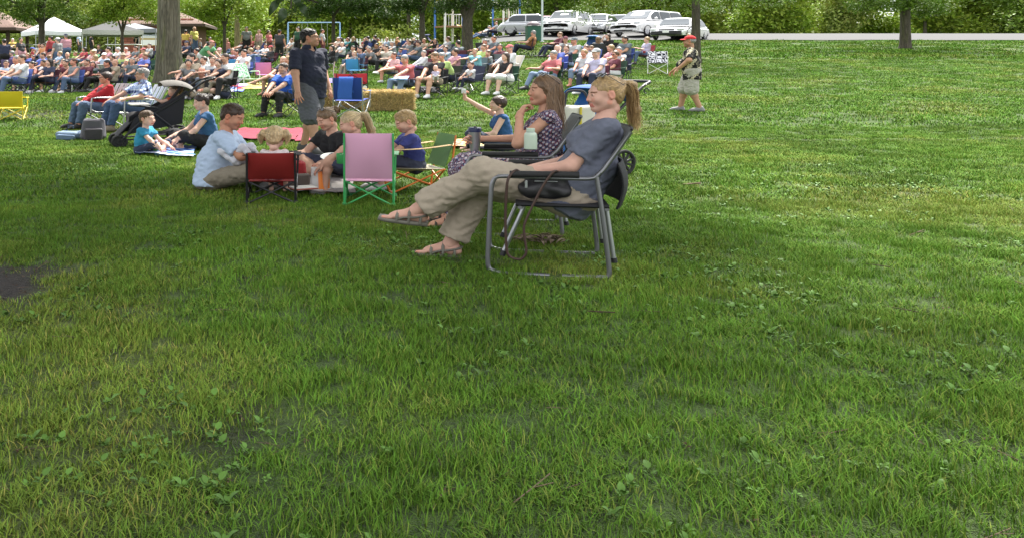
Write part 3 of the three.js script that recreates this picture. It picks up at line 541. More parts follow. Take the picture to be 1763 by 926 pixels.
{
  const bands = [[1.5, 6.5, 430, .042, .0014, 34, .06], [6.5, 14, 160, .046, .0028, 32, .10], [14, 32, 38, .055, .006, 30, .2], [32, 58, 7, .09, .016, 30, .42]];
  for (const [d0, d1, den, h, w, n, r] of bands) for (let v = 0; v < 3; v++) {
    const M = [], C = [], geo = tuft(n, r, h, w), area = .5 * 1.5 * (d1 * d1 - d0 * d0), N = Math.floor(area * den / 3);
    for (let i = 0; i < N; i++) {
      const d = Math.sqrt(lerp(d0 * d0, d1 * d1, rnd())), x = rnd(-.52, .98) * d, T = lawnTone(x, -d); if (rnd() < T.s * 1.08 - .05 || (d > 44.6 && x / d > .15)) continue;
      const clump = .78 + .5 * sstep(-.3, .4, noise(x * 2.3, 6, d * 2.3)); M.push(TRS(x, groundAt(x, -d), -d, rnd(6.283), rnd(.8, 1.2), rnd(.7, 1.25) * clump * (1 - .45 * T.s))); const k = rnd(.8, 1.2); C.push(T.grass.map(c => c * k));
    }
    stuff('grass', geo, once('bladeMat', () => new THREE.MeshPhysicalMaterial({ color: new THREE.Color().setRGB(1.25, 1.25, 1.25), vertexColors: true, roughness: .8, specularIntensity: .25, side: THREE.DoubleSide })), M, C, 'short green grass blades covering the park lawn', 'grass');
  }
  // broad-leaved weeds in the near lawn
  const leaf = (L, W) => sheet(4, 5, (u, v) => { const s = (u - .5) * 2, w = W * Math.sin(Math.pow(v, .7) * 3.1) * (1 - .2 * v); return [s * w, .25 * L * Math.sin(v * 2.2) + .15 * Math.abs(s) * w, v * L]; });
  for (let v = 0; v < 3; v++) {
    const G = [], n = 5 + v * 2; for (let i = 0; i < n; i++) { const L = rnd(.022, .04), q = rnd(.5, 1.0); G.push(leaf(L, L * rnd(.32, .45)).rotateX(-rnd(-.1, .5)).translate(0, rnd(.012, .03), .008).rotateY(i * 6.283 / n + rnd(.8)).scale(q, q, q)); }
    const geo = tint(merge(G), () => [1, 1, 1]), M = [], C = [];
    for (let i = 0; i < 3000; i++) {
      const d = Math.sqrt(lerp(2.2, 80, rnd())), x = rnd(-.45, .85) * d, m = noise(x * .9 + 3, 2, d * .9) + .5 * noise(x * 3, 7, d * 3); if (m + rnd(-.22, .22) < .34 - .16 * sstep(-.6, 1, x) || soilMask(x, -d) > .8) continue;
      M.push(TRS(x, groundAt(x, -d), -d, rnd(6.283), rnd(.35, .9))); const k = rnd(.6, 1.15); C.push([.10 * k, .20 * k, .035 * k]);
    }
    stuff('weed', geo, leafMat([1, 1, 1], 0, .6), M, C, 'low broad-leaved weeds scattered through the near lawn', 'weeds');
  }
  // dead leaves and twigs on the bare earth
  const dead = tint(merge([leaf(.05, .018).rotateX(.2), leaf(.04, .014).rotateY(2).translate(.03, .004, .02)]), () => [1, 1, 1]), M = [], C = [], M2 = [], C2 = [];
  for (let i = 0; i < 2400; i++) { const d = rnd(1.5, 7), x = rnd(-.45, .85) * d, s = soilMask(x, -d); if (rnd() > s * 1.1 + .05) continue; M.push(TRS(x, groundAt(x, -d) + .004, -d, rnd(6.283), rnd(.15, .42), undefined, rnd(-.3, .3))); const k = rnd(.3, 1.1); C.push([.10 * k, .065 * k, .04 * k]); }
  for (let i = 0; i < 1300; i++) { const d = rnd(1.5, 7), x = rnd(-.45, .85) * d, s = soilMask(x, -d); if (rnd() > s * 1.2 + .06) continue; M2.push(TRS(x, groundAt(x, -d) + .006, -d, rnd(6.283), rnd(.4, 1.5), undefined, rnd(-.1, .1), rnd(-.12, .12))); const k = rnd(.5, 1.4); C2.push([.12 * k, .085 * k, .06 * k]); }
  stuff('leaf_litter', dead, leafMat([1, 1, 1], 0, .9), M, C, 'dry brown leaves lying on the bare earth', 'leaf litter');
  stuff('twig_litter', tint(merge([tube([[0, 0, 0], [.05, .004, .003], [.11, .005, .001]], .0016, 4), tube([[.05, .005, .003], [.085, .006, .022]], .001, 4)]), () => [1, 1, 1]), leafMat([1, 1, 1], 0, .9), M2, C2, 'thin dry twigs lying on the bare earth', 'twigs');
}
// ---------- trees ----------
const barkMap = tex(256, 512, (u, v) => { const a = u * 6.2832, c = Math.cos(a), s = Math.sin(a); const r = Math.abs(noise(c * 5, s * 5, v * 7)), f = Math.abs(noise(c * 13, s * 13, v * 30)); const k = .35 + .9 * r + .5 * f; return [k, k, k]; }, false, [1, 1]);
const barkCol = tex(256, 512, (u, v) => { const a = u * 6.2832, c = Math.cos(a), s = Math.sin(a); const r = Math.abs(noise(c * 5, s * 5, v * 7)), f = Math.abs(noise(c * 13, s * 13, v * 30)), m = sstep(.1, .5, noise(c * 2, s * 2, v * 5)); const k = .62 + .5 * r + .4 * f; return [k, k * (1 + .06 * m), k * (.95 - .1 * m)]; }, true, [1, 1]);
function trunkGeo(pts, rs, n = 20, flare = 0) {        // a tapered, slightly lumpy tube through pts
  const C = new THREE.CatmullRomCurve3(pts.map(p => V(...p)), false, 'catmullrom', .4), m = pts.length * 6, ph = rnd(9);
  const fr = C.computeFrenetFrames(m);
  return sheet(n, m, (u, v) => {
    const p = C.getPointAt(v), k = Math.min(m, Math.round(v * m)), a = u * 6.28319; let r = curve(rs.map((x, i) => [i / (rs.length - 1), x]), v);
    r *= 1 + flare * Math.exp(-v * m / 2.2) * (1 + .45 * Math.cos(a * 5 + ph)) + .05 * noise(Math.cos(a) * 1.5, Math.sin(a) * 1.5, v * 9 + ph);
    const q = p.addScaledVector(fr.normals[k], Math.cos(a) * r).addScaledVector(fr.binormals[k], Math.sin(a) * r); return q.toArray();
  });
}
const clusters = [0, 1, 2].map(() => {                 // leaves on a spray, about 0.5 m across
  const G = [];
  for (let i = 0; i < 15; i++) { const L = rnd(.075, .125), W = L * .34, k = rnd(.7, 1.3); G.push(tint(sheet(2, 2, (u, v) => [(u - .5) * 2 * W * Math.sin(.25 + v * 2.7), -.12 * L * v * v + .3 * Math.abs(u - .5) * W, v * L]).rotateX(rnd(-.7, .9)).rotateZ(rnd(-.8, .8)).rotateY(rnd(6.283)).translate(rnd(-.22, .22), rnd(-.14, .14), rnd(-.22, .22)), () => [k, k, k * .9])); }
  return merge(G);
});
function foliage(parent, blobs, n, col, size, name = 'crown', tr = .45) { // blobs: [x, y, z, rx, ry, rz]
  const vol = blobs.map(b => b[3] * b[4] * b[5]), tot = vol.reduce((a, b) => a + b);
  const m = once('leaf' + col + tr, () => leafMat(col, tr, .55));
  const M = [[], [], []], C = [[], [], []];
  blobs.forEach((b, bi) => { const c = Math.round(n * vol[bi] / tot); for (let i = 0; i < c; i++) { let q; do q = V(rnd(-1, 1), rnd(-1, 1), rnd(-1, 1)); while (q.length() > 1); q.multiplyScalar(.35 + .65 * Math.pow(q.length(), .3) / Math.max(.3, q.length()) * q.length()); const k = Math.floor(rnd(3)), x = b[0] + q.x * b[3], y = b[1] + q.y * b[4], z = b[2] + q.z * b[5]; if (noise(x * .9, y * 1.1, z * .9) < -.18) continue; M[k].push(TRS(x, y, z, rnd(6.283), size * rnd(.7, 1.3), undefined, rnd(-.6, .6), rnd(-.6, .6))); const t = rnd(.75, 1.25); C[k].push([t * rnd(.9, 1.15), t, t * rnd(.8, 1)]); } });
  M.forEach((q, k) => stuff(name, clusters[k], m, q, C[k], null, null, parent));
}
function tree(o) {                                     // o: px, d | base, r (m), fork (m), limbs [[dx, dy, dz, r]], crown blobs, n, col
  const pos = o.pos ?? atDepth(o.px, o.d), t = thing(o.name ?? 'park_tree', o.label, 'tree', pos, 0, o.group, 1);
  const bm = mat(o.bark ?? [.105, .09, .07], .95, { map: barkCol, bumpMap: barkMap, bumpScale: .02 }), H = o.fork ?? 3, l = o.lean ?? [0, 0];
  const trunk = part(t, 'trunk', trunkGeo([[0, -.15, 0], [l[0] * .1, H * .3, l[1] * .1], [l[0] * .5, H * .65, l[1] * .5], [l[0], H, l[1]]], [o.r * 1.12, o.r, o.r * .93, o.r * .86], 24, o.flare ?? .35), bm);
  for (const [x, y, z, r] of o.limbs ?? []) { part(t, 'limb', trunkGeo([[l[0], H - .25, l[1]], [l[0] + x * .35, H + y * .42, l[1] + z * .35], [l[0] + x, H + y, l[1] + z]], [r * 1.15, r * .9, r * .3], 10), bm); for (let i = 0; i < 3; i++) { const f = rnd(.35, .8), q = [l[0] + x * f, H + y * (f + .05), l[1] + z * f]; part(t, 'branch', trunkGeo([q, [q[0] + x * .25 + rnd(-.5, .5), q[1] + rnd(-.1, .6), q[2] + rnd(-.6, .6)], [q[0] + x * .6 + rnd(-1, 1), q[1] + rnd(-.3, .9), q[2] + rnd(-1, 1)]], [r * .4, r * .25, r * .08], 6), bm); } }
  foliage(t, o.crown, o.n, o.col ?? [.075, .14, .022], o.size ?? 1);
  if (o.low) foliage(t, o.low.map(([px, py, w, h]) => [pxAt(px, o.d) - pos.x, EYE - (py - CY) * o.d / F - pos.y, rnd(-.6, .9), w * o.d / F, h * o.d / F, .8]), o.lowN ?? 500, o.col, (o.size ?? 1) * .8);
  return t;
}
const hPx = (px, d, y) => (EYE - (y - CY) * d / F) - groundAt(pxAt(px, d), -d);   // height above the ground of a pixel row at a depth
const LIGHT = [.27, .38, .055], MID = [.12, .21, .028], DEEP = [.055, .115, .018];
{
  const spread = (w, h, y, k = 9) => { const B = []; for (let i = 0; i < k; i++) { const a = i / k * 6.283 + rnd(.6), q = rnd(.35, 1) * w; B.push([Math.cos(a) * q, y + rnd(-.2, 1) * h, Math.sin(a) * q, w * rnd(.3, .45), h * rnd(.3, .5), w * rnd(.3, .45)]); } return B; };
  tree({ px: 290, d: 28.6, r: .36, fork: 7, flare: .45, label: 'broad grey tree trunk with flared roots in the middle of the crowd', limbs: [[3, 3, 1, .2], [-3, 3, 0, .2], [0, 4, -2, .2]], crown: spread(6, 3, 10), n: 1500, bark: [.14, .13, .098], size: 1.5 });
  tree({ low: [[30, 22, 45, 16], [95, 18, 50, 14], [140, 26, 40, 14], [10, 8, 40, 14], [60, 6, 60, 12], [45, 33, 26, 9]], lowN: 620, px: 71, d: 43, r: .17, fork: hPx(71, 43, 34), label: 'forked dark tree in front of the white canopy tent', limbs: [[-.6, 3.2, 0, .12], [.55, 3.4, .2, .11], [2.6, 1.5, .3, .06], [-2.4, 1.4, .5, .06]], crown: [[-2.2, 3.2, .6, 1.8, .7, 1.6], [2.6, 3.3, .4, 2.3, .8, 1.5], [0, 4.6, 0, 3.6, 1.3, 2.5], [-3.4, 4, 0, 1.8, 1, 1.5]], n: 900, col: MID, size: 1.1 });
  tree({ low: [[190, 24, 34, 16], [235, 22, 36, 15], [212, 8, 60, 12], [170, 12, 30, 14], [262, 30, 22, 9]], lowN: 620, px: 210, d: 41, r: .075, fork: hPx(210, 41, 48), label: 'slender young tree beside the dark canopy tent', limbs: [[-.9, 1.6, .1, .045], [.9, 1.7, 0, .045], [.1, 2.2, -.2, .05]], crown: [[-1.1, 2.7, .1, 1.4, .7, 1.2], [1.1, 2.75, .1, 1.5, .75, 1.2], [0, 3.6, 0, 2.1, 1, 1.6]], n: 700, col: LIGHT, size: 1 });
  tree({ low: [[365, 24, 30, 15], [410, 22, 34, 14], [390, 8, 60, 12], [345, 12, 36, 13]], lowN: 560, px: 386, d: 44, r: .085, fork: hPx(386, 44, 40), label: 'thin tree behind the standing toddler in pink', limbs: [[-.8, 1.4, 0, .05], [.9, 1.5, .1, .05], [0, 2.2, 0, .05]], crown: [[-1.2, 2.6, 0, 1.5, .8, 1.2], [1.2, 2.5, 0, 1.5, .8, 1.3], [0, 3.5, 0, 2.4, 1, 1.8]], n: 700, col: LIGHT, size: 1.05 });
  tree({ px: 408, d: 58, r: .19, fork: 3.4, bark: [.27, .22, .12], label: 'pale tan tree trunk in the distance left of centre', limbs: [[1.5, 2.5, 0, .1], [-1.5, 2.4, 0, .1]], crown: [[0, 4.6, 0, 3.5, 1.4, 2.5], [2.5, 3.8, 0, 1.8, .9, 1.5]], n: 600, col: LIGHT, size: 1.5 });
  tree({ low: [[610, 14, 44, 13], [560, 12, 40, 12], [640, 8, 40, 10], [655, 22, 26, 8], [535, 22, 18, 10]], lowN: 620, px: 574, d: 50, r: .11, fork: hPx(574, 50, 20), label: 'slim straight tree behind the man in the black polo', limbs: [[1.6, .9, 0, .07], [-1.6, .8, .3, .07], [0, 2.5, 0, .08]], crown: [[1.9, 3, .3, 2.1, .7, 1.4], [-1.4, 2.9, .5, 1.7, .8, 1.2], [0, 4.2, 0, 3.4, 1.1, 2.2]], n: 1000, col: DEEP, size: 1.1 });
  tree({ low: [[690, 10, 40, 12], [745, 12, 30, 13], [715, 4, 60, 8], [670, 20, 22, 8]], lowN: 520, px: 727, d: 44, r: .15, fork: hPx(727, 44, 22), label: 'dark tree left of the thicker forked tree', limbs: [[-1.2, 1.8, .2, .08], [.9, 2, 0, .08], [0, 2.5, -.2, .09]], crown: [[-2.3, 3.1, .3, 2.2, .6, 1.4], [1.6, 3.1, .2, 1.5, .6, 1.2], [0, 4.2, 0, 3.6, 1.1, 2.2]], n: 1000, col: DEEP, size: 1 });
  tree({ low: [[780, 8, 30, 10], [840, 6, 44, 9], [815, 3, 60, 7], [880, 8, 40, 8]], lowN: 420, px: 805, d: 36, r: .235, fork: hPx(805, 36, 27), label: 'thick dark forked tree trunk right of centre', limbs: [[-1.1, 1.5, .2, .13], [1.0, 1.5, 0, .13], [.15, 2.4, -.3, .16], [-.3, 2.2, -.4, .12]], crown: [[-2.4, 2.9, .4, 2, .55, 1.4], [2.4, 2.9, .2, 1.9, .5, 1.4], [0, 4.2, 0, 4, 1.2, 2.6], [1, 3.3, .8, 1.4, .5, 1]], n: 1000, col: DEEP, size: .9 });
  tree({ low: [[990, 22, 34, 7], [1030, 12, 50, 10], [1085, 8, 50, 8], [1015, 34, 22, 5], [1140, 14, 34, 8], [1230, 10, 60, 12], [1165, 4, 50, 7], [1300, 6, 60, 10]], lowN: 420, px: 1199, d: 30, r: .15, fork: hPx(1199, 30, -20), label: 'tree trunk at the right behind the man in the floral shirt', limbs: [[-2.8, .5, .2, .07], [-1.6, .2, .6, .05], [2, 1, 0, .08], [0, 2.4, 0, .1], [2.6, .4, .5, .06]], crown: [[-3.2, 3.2, .4, 1.7, .32, 1.1], [-2.0, 3.1, .6, 1.3, .36, 1], [0, 4.4, 0, 4.2, 1, 2.6], [2.4, 3.2, .5, 1.8, .5, 1.1], [-1.0, 2.95, .4, .8, .3, .8]], n: 1150, col: MID, size: .62 });
  tree({ low: [[1500, 10, 60, 12], [1610, 12, 60, 13], [1555, 4, 90, 8]], lowN: 500, px: 1560, d: 38, r: .2, fork: 3.2, label: 'dark park tree standing alone at the far right', limbs: [[-1.8, 1, .3, .1], [1.8, 1.2, 0, .1], [0, 2.6, 0, .12]], crown: [[-2.4, 3.6, .3, 2.2, .7, 1.5], [2.4, 3.6, .2, 2.2, .7, 1.5], [0, 4.8, 0, 4.2, 1.3, 2.6]], n: 1000, col: MID, size: 1.1 });
  // the shade tree the photographer stands under
  const st = tree({ pos: V(-5.3, 0, -8.6), name: 'shade_tree', r: .42, fork: 4.2, flare: .5, label: 'big shade tree beyond the left edge whose low twig hangs into the picture', limbs: [[4.5, 2, -1.5, .2], [-2, 3, -2, .18], [5.5, 2.4, .8, .18], [2.6, 2.2, 2.6, .16], [6.5, 2.6, -.8, .16]], crown: [[2.2, 6.2, 0, 2.8, 1.2, 3.2], [5.2, 6, -.8, 2.8, 1.2, 3.0], [4.6, 6.2, 2.8, 2.8, 1.2, 2.6], [-1, 7.2, -1, 3.5, 1.5, 3.5], [1.5, 6.6, 3.6, 3, 1.3, 2.6], [3.2, 7.8, 0, 4.4, 1.2, 4], [7.8, 6, .6, 2.2, 1, 2.6], [2.5, 6.6, -3.4, 2.6, 1.2, 2], [6.6, 6.2, 4.2, 2.4, 1, 2.2], [4, 6.8, 6, 3, 1.1, 2.2]], n: 10500, col: MID, size: 1.4 });
  const tw = part(st, 'twig', tube([[4.6, 6.6, .2], [4.78, 4.0, .5], [4.76, 2.6, .58], [4.79, 1.95, .6], [4.77, 1.55, .6]], .007, 6, 30), mat([.06, .05, .03], .9));
  const lm = mat([.032, .070, .012], .5, { transmission: .25, thickness: 0 });
  const big = (L, W) => sheet(6, 8, (u, v) => { const s = (u - .5) * 2, w = W * Math.sin(Math.pow(v, .75) * 3.12) * (1 - .15 * v); return [s * w, -v * L, .25 * w * Math.abs(s) + .05 * Math.sin(v * 3)]; }, .0012);
  for (let i = 0; i < 15; i++) { const y = 1.56 + i * .04; part(tw, 'leaf', big(rnd(.13, .19), rnd(.035, .048)).rotateZ((i % 2 ? 1 : -1) * rnd(.1, .75)).rotateY(rnd(-.5, .5)).translate(4.77 + rnd(-.015, .015) + (i % 2 ? .03 : -.03) * rnd(.2, 3.4), y, .6 + rnd(-.08, .08)), lm); }
  // the wood beyond
  for (let i = 0; i < 56; i++) {
    const back = i >= 36, px = back ? -160 + (i - 36) * 108 + rnd(-20, 20) : -160 + i * 62 + rnd(-20, 20), d = back ? 128 : 80 + rnd(0, 26) + (i % 2) * 9, w = back ? 7 : rnd(3.4, 5), h = rnd(4, 6), col = pick([LIGHT, LIGHT, [.17, .27, .04], [.36, .44, .10], [.40, .48, .16]]);
    const B = []; for (let k = 0; k < 11; k++) B.push([rnd(-1, 1) * w, rnd(-.5, 9), rnd(-1.5, 1.5), w * rnd(.4, .65), rnd(1.2, 2.1), w * .45]);
    tree({ px, d, r: rnd(.14, .25), fork: 4, name: 'woodland_tree', group: 'trees of the wood behind the park', label: 'light green leafy tree in the wood closing off the background', limbs: [[rnd(-2, 2), 3, 0, .1]], crown: back ? B.map(b => [b[0], b[1] * 1.3, b[2], b[3], b[4] * 1.5, b[5]]) : B, n: 1300, col, size: back ? 4.2 : 3 });
  }
}
// ---------- chairs ----------
const steel = mat([.42, .43, .45], .32, { metalness: .85 }), blackPaint = mat([.014, .014, .016], .4), whitePaint = mat([.75, .75, .74], .35), plasticBlack = mat([.012, .012, .013], .55);
function campChair(pos, turn, o, label, group) {       // X-frame folding chair; sitter faces +z
  const k = o.k ?? 1, w = (o.w ?? .52) / 2, sh = o.sh ?? .40, bh = o.bh ?? .86, t = thing('camp_chair', label, 'chair', pos, turn, group);
  const fr = o.frame ?? blackPaint, fab = clothMat(o.fabric ?? [.02, .025, .05], .85), r = o.r ?? .009, key = `camp${w}${sh}${bh}${r}${k}`;
  const S = g => g.scale(k, k, k);
  const G = once(key, () => ({
    seat: S(sheet(8, 8, (u, v) => [(u - .5) * 2 * w * .94, sh - .05 * Math.sin(u * 3.14) * Math.sin(v * 3.0) + .03 * v, -.24 + v * .46], .006)),
    back: S(sheet(8, 8, (u, v) => [(u - .5) * 2 * w * (1 - .04 * v), sh + .02 + v * (bh - sh - .02), -.23 - .10 * v - .035 * Math.sin(u * 3.14) * Math.sin(v * 2.6)], .006)),
    leg: [[[-w, 0, .24], [w, sh, .22]], [[w, 0, .24], [-w, sh, .22]], [[-w, 0, -.26], [w, sh, -.23]], [[w, 0, -.26], [-w, sh, -.23]], [[-w, 0, .24], [-w, sh, -.22]], [[w, 0, .24], [w, sh, -.22]], [[-w, 0, -.26], [-w, sh, .22]], [[w, 0, -.26], [w, sh, .22]]].map(([a, b]) => S(rod(a, b, r, r, 6))),
    post: [-1, 1].flatMap(s => [S(rod([s * w, .0, -.26], [s * w * .98, bh, -.33], r * 1.05, r, 6)), S(rod([s * w, sh * .6, .23], [s * w * 1.04, sh + .2, .24], r, r, 6))]),
    arm: [-1, 1].map(s => S(sheet(2, 6, (u, v) => [s * (w * 1.02) + (u - .5) * .06, sh + .2 + .015 * (1 - Math.sin(v * 3.14)) + .03 * (1 - v), -.28 + v * .53], .006))),
    foot: [[-w, .24], [w, .24], [-w, -.26], [w, -.26]].map(([x, z]) => S(new THREE.CylinderGeometry(.016, .02, .03, 8).translate(x, .012, z))),
  }));
  part(t, 'seat', G.seat, fab); part(t, 'backrest', G.back, o.backFab ? clothMat(o.backFab) : fab);
  for (const g of G.leg) part(t, 'leg', g, fr); for (const g of G.post) part(t, 'post', g, fr);
  if (o.arms !== false) for (const g of G.arm) part(t, 'armrest', g, o.armFab ? clothMat(o.armFab) : fab);
  for (const g of G.foot) part(t, 'foot', g, o.footMat ?? plasticBlack);
  if (o.cup) part(t, 'cup_holder', S(lathe([[.038, 0], [.042, .09], [.046, .09], [.042, -.004], [0, -.004]], 12).translate(w + .05, sh + .11, .16)), o.cupMat ?? fab);
  return t;
}
function lawnChair(pos, turn, o, label, group) {       // bent-tube chair with a fabric or webbed seat
  const w = .27, t = thing('lawn_chair', label, 'chair', pos, turn, group), fr = o.frame ?? whitePaint, sh = o.sh ?? .36, re = o.recline ?? .22;
  const G = once(`lawn${sh}${re}${!!o.webbed}`, () => ({
    side: [-1, 1].map(s => merge([tube([[s * w, .01, .26], [s * w, sh + .2, .24], [s * w, sh + .24, .18], [s * w, sh + .23, -.26]], .012, 6, 22), tube([[s * w, .01, -.34], [s * w, sh * .55, -.05], [s * w, sh + .02, .26]], .012, 6, 14), tube([[s * w * .97, sh - .02, .27], [s * w * .97, sh - .05, -.2], [s * w * .97, sh + .04, -.26], [s * w * .97, sh + .5, -.26 - re]], .012, 6, 24)])),
    bar: [rod([-w, .012, .26], [w, .012, .26], .011), rod([-w, .012, -.34], [w, .012, -.34], .011), rod([-w, sh + .5, -.26 - re], [w, sh + .5, -.26 - re], .012)],
    seat: sheet(8, 8, (u, v) => [(u - .5) * 1.9 * w, sh - .03 - .03 * Math.sin(v * 3) * Math.sin(u * 3.14), -.22 + v * .48], .005),
    back: sheet(8, 8, (u, v) => [(u - .5) * 1.9 * w, sh + .02 + v * .5, -.25 - re * v - .02 * Math.sin(u * 3.14)], .005),
    arm: [-1, 1].map(s => box(.05, .022, .34, s * w, sh + .25, .0, .01)),
    web: [...Array(7)].map((_, i) => sheet(1, 6, (u, v) => [-w + .04 + i * .078 + (u - .5) * .058, sh + .02 + v * .5, -.248 - re * v + (i % 2) * .006], .003)),
  }));
  for (const g of G.side) part(t, 'side_frame', g, fr); for (const g of G.bar) part(t, 'crossbar', g, fr); for (const g of G.arm) part(t, 'armrest', g, o.arm ?? fr);
  part(t, 'seat', G.seat, clothMat(o.fabric)); if (o.webbed) for (const g of G.web) part(t, 'strap', g, clothMat(o.fabric)); else part(t, 'backrest', G.back, clothMat(o.fabric));
  return t;
}
function armChair(pos, turn, label, logo) {            // tube-framed folding armchair with padded arms, seen from its side
  const t = thing('folding_armchair', label, 'chair', pos, turn), w = .27, tb = mat([.20, .20, .21], .38, { metalness: .75 }), fab = clothMat([.012, .012, .014], .8), grey = clothMat([.10, .105, .10], .8);
  for (const s of [-1, 1]) {
    part(t, 'side_frame', tube([[s * w, .62, -.16], [s * w, .58, -.10], [s * w, .585, .30], [s * w, .56, .345], [s * w, .48, .36], [s * w, .06, .375], [s * w, .014, .345], [s * w, .002, .28], [s * w, .0, .08]], .0125, 10, 60), tb);
    part(t, 'rear_leg', tube([[s * w, .60, -.14], [s * w, .40, -.165], [s * w, .03, -.20], [s * w, .002, -.16], [s * w, .0, .02]], .0125, 10, 40), tb);
    const a = part(t, 'armrest', rod([s * w, .60, -.06], [s * w, .598, .27], .021, .021, 12), mat([.010, .010, .010], .75));
    part(t, 'brace', rod([s * (w - .03), .10, -.225], [s * (w - .03), .40, -.19], .0115), steel);
    part(t, 'brace', rod([s * (w - .03), .12, .30], [s * (w - .03), .40, .20], .0115), steel);
    part(t, 'foot_cap', rod([s * (w - .03), .082, -.228], [s * (w - .03), .11, -.224], .015), plasticBlack);
    part(t, 'foot_cap', rod([s * (w - .03), .10, .305], [s * (w - .03), .13, .295], .015), plasticBlack);
    part(t, 'back_post', tube([[s * w, .60, -.145], [s * (w - .012), .66, -.19], [s * (w - .014), .86, -.30]], .0125, 8, 20), tb);
  }
  part(t, 'seat_rail', rod([-w, .40, .22], [w, .40, .22], .012), tb); part(t, 'seat_rail', rod([-w, .40, -.19], [w, .40, -.19], .012), tb);
  part(t, 'seat', sheet(10, 8, (u, v) => [(u - .5) * 2 * w, .415 - .02 * Math.sin(u * 3.14) * Math.sin(v * 3.1), -.2 + v * .44], .018), fab);
  const b = part(t, 'backrest', sheet(10, 8, (u, v) => [(u - .5) * 1.98 * w, .655 + v * .215, -.185 - .115 * v - .03 * Math.sin(u * 3.14)], .016), grey);
  part(t, 'back_flap', sheet(10, 6, (u, v) => [(u - .5) * 1.9 * w, .40 + v * .27, -.235 + .0 * v - .05 * Math.sin(u * 3.14) - .03 * Math.sin(v * 3)], .01), fab);
  part(b, 'edge_binding', tube([...Array(9)].map((_, i) => { const u = i / 8; return [(u - .5) * 2 * w, .872, -.302 - .03 * Math.sin(u * 3.14)]; }), .007, 6), fab);
  if (logo) {                                          // white outlined badge on the outside of the back
    const wh = mat([.7, .7, .7], .6), at = (x, y) => { const v = clamp((y - .655) / .215, 0, 1), u = x / (1.98 * w) + .5; return [x, y, -.185 - .115 * v - .03 * Math.sin(u * 3.14) - .0115]; };
    const line = (pts, r = .0032) => part(b, 'badge_mark', tube(pts.map(p => at(...p)), r, 5, pts.length * 4), wh);
    line([[.16, .715], [-.16, .715], [-.18, .73], [-.18, .80], [-.16, .815], [.16, .815], [.18, .80], [.18, .73], [.16, .715]]);
    line([[.12, .79], [.14, .795], [.155, .785], [.16, .765], [.155, .745], [.14, .735], [.12, .74]], .006);
    line([[.09, .765], [.105, .755], [.09, .737], [.075, .755], [.09, .765]], .005); line([[.05, .80], [.05, .737]], .005);
    for (const x of [.015, -.03, -.075, -.12]) line([[x, .762], [x + .012, .752], [x, .737], [x - .012, .75], [x, .762]], .0045);
  }
  return t;
}
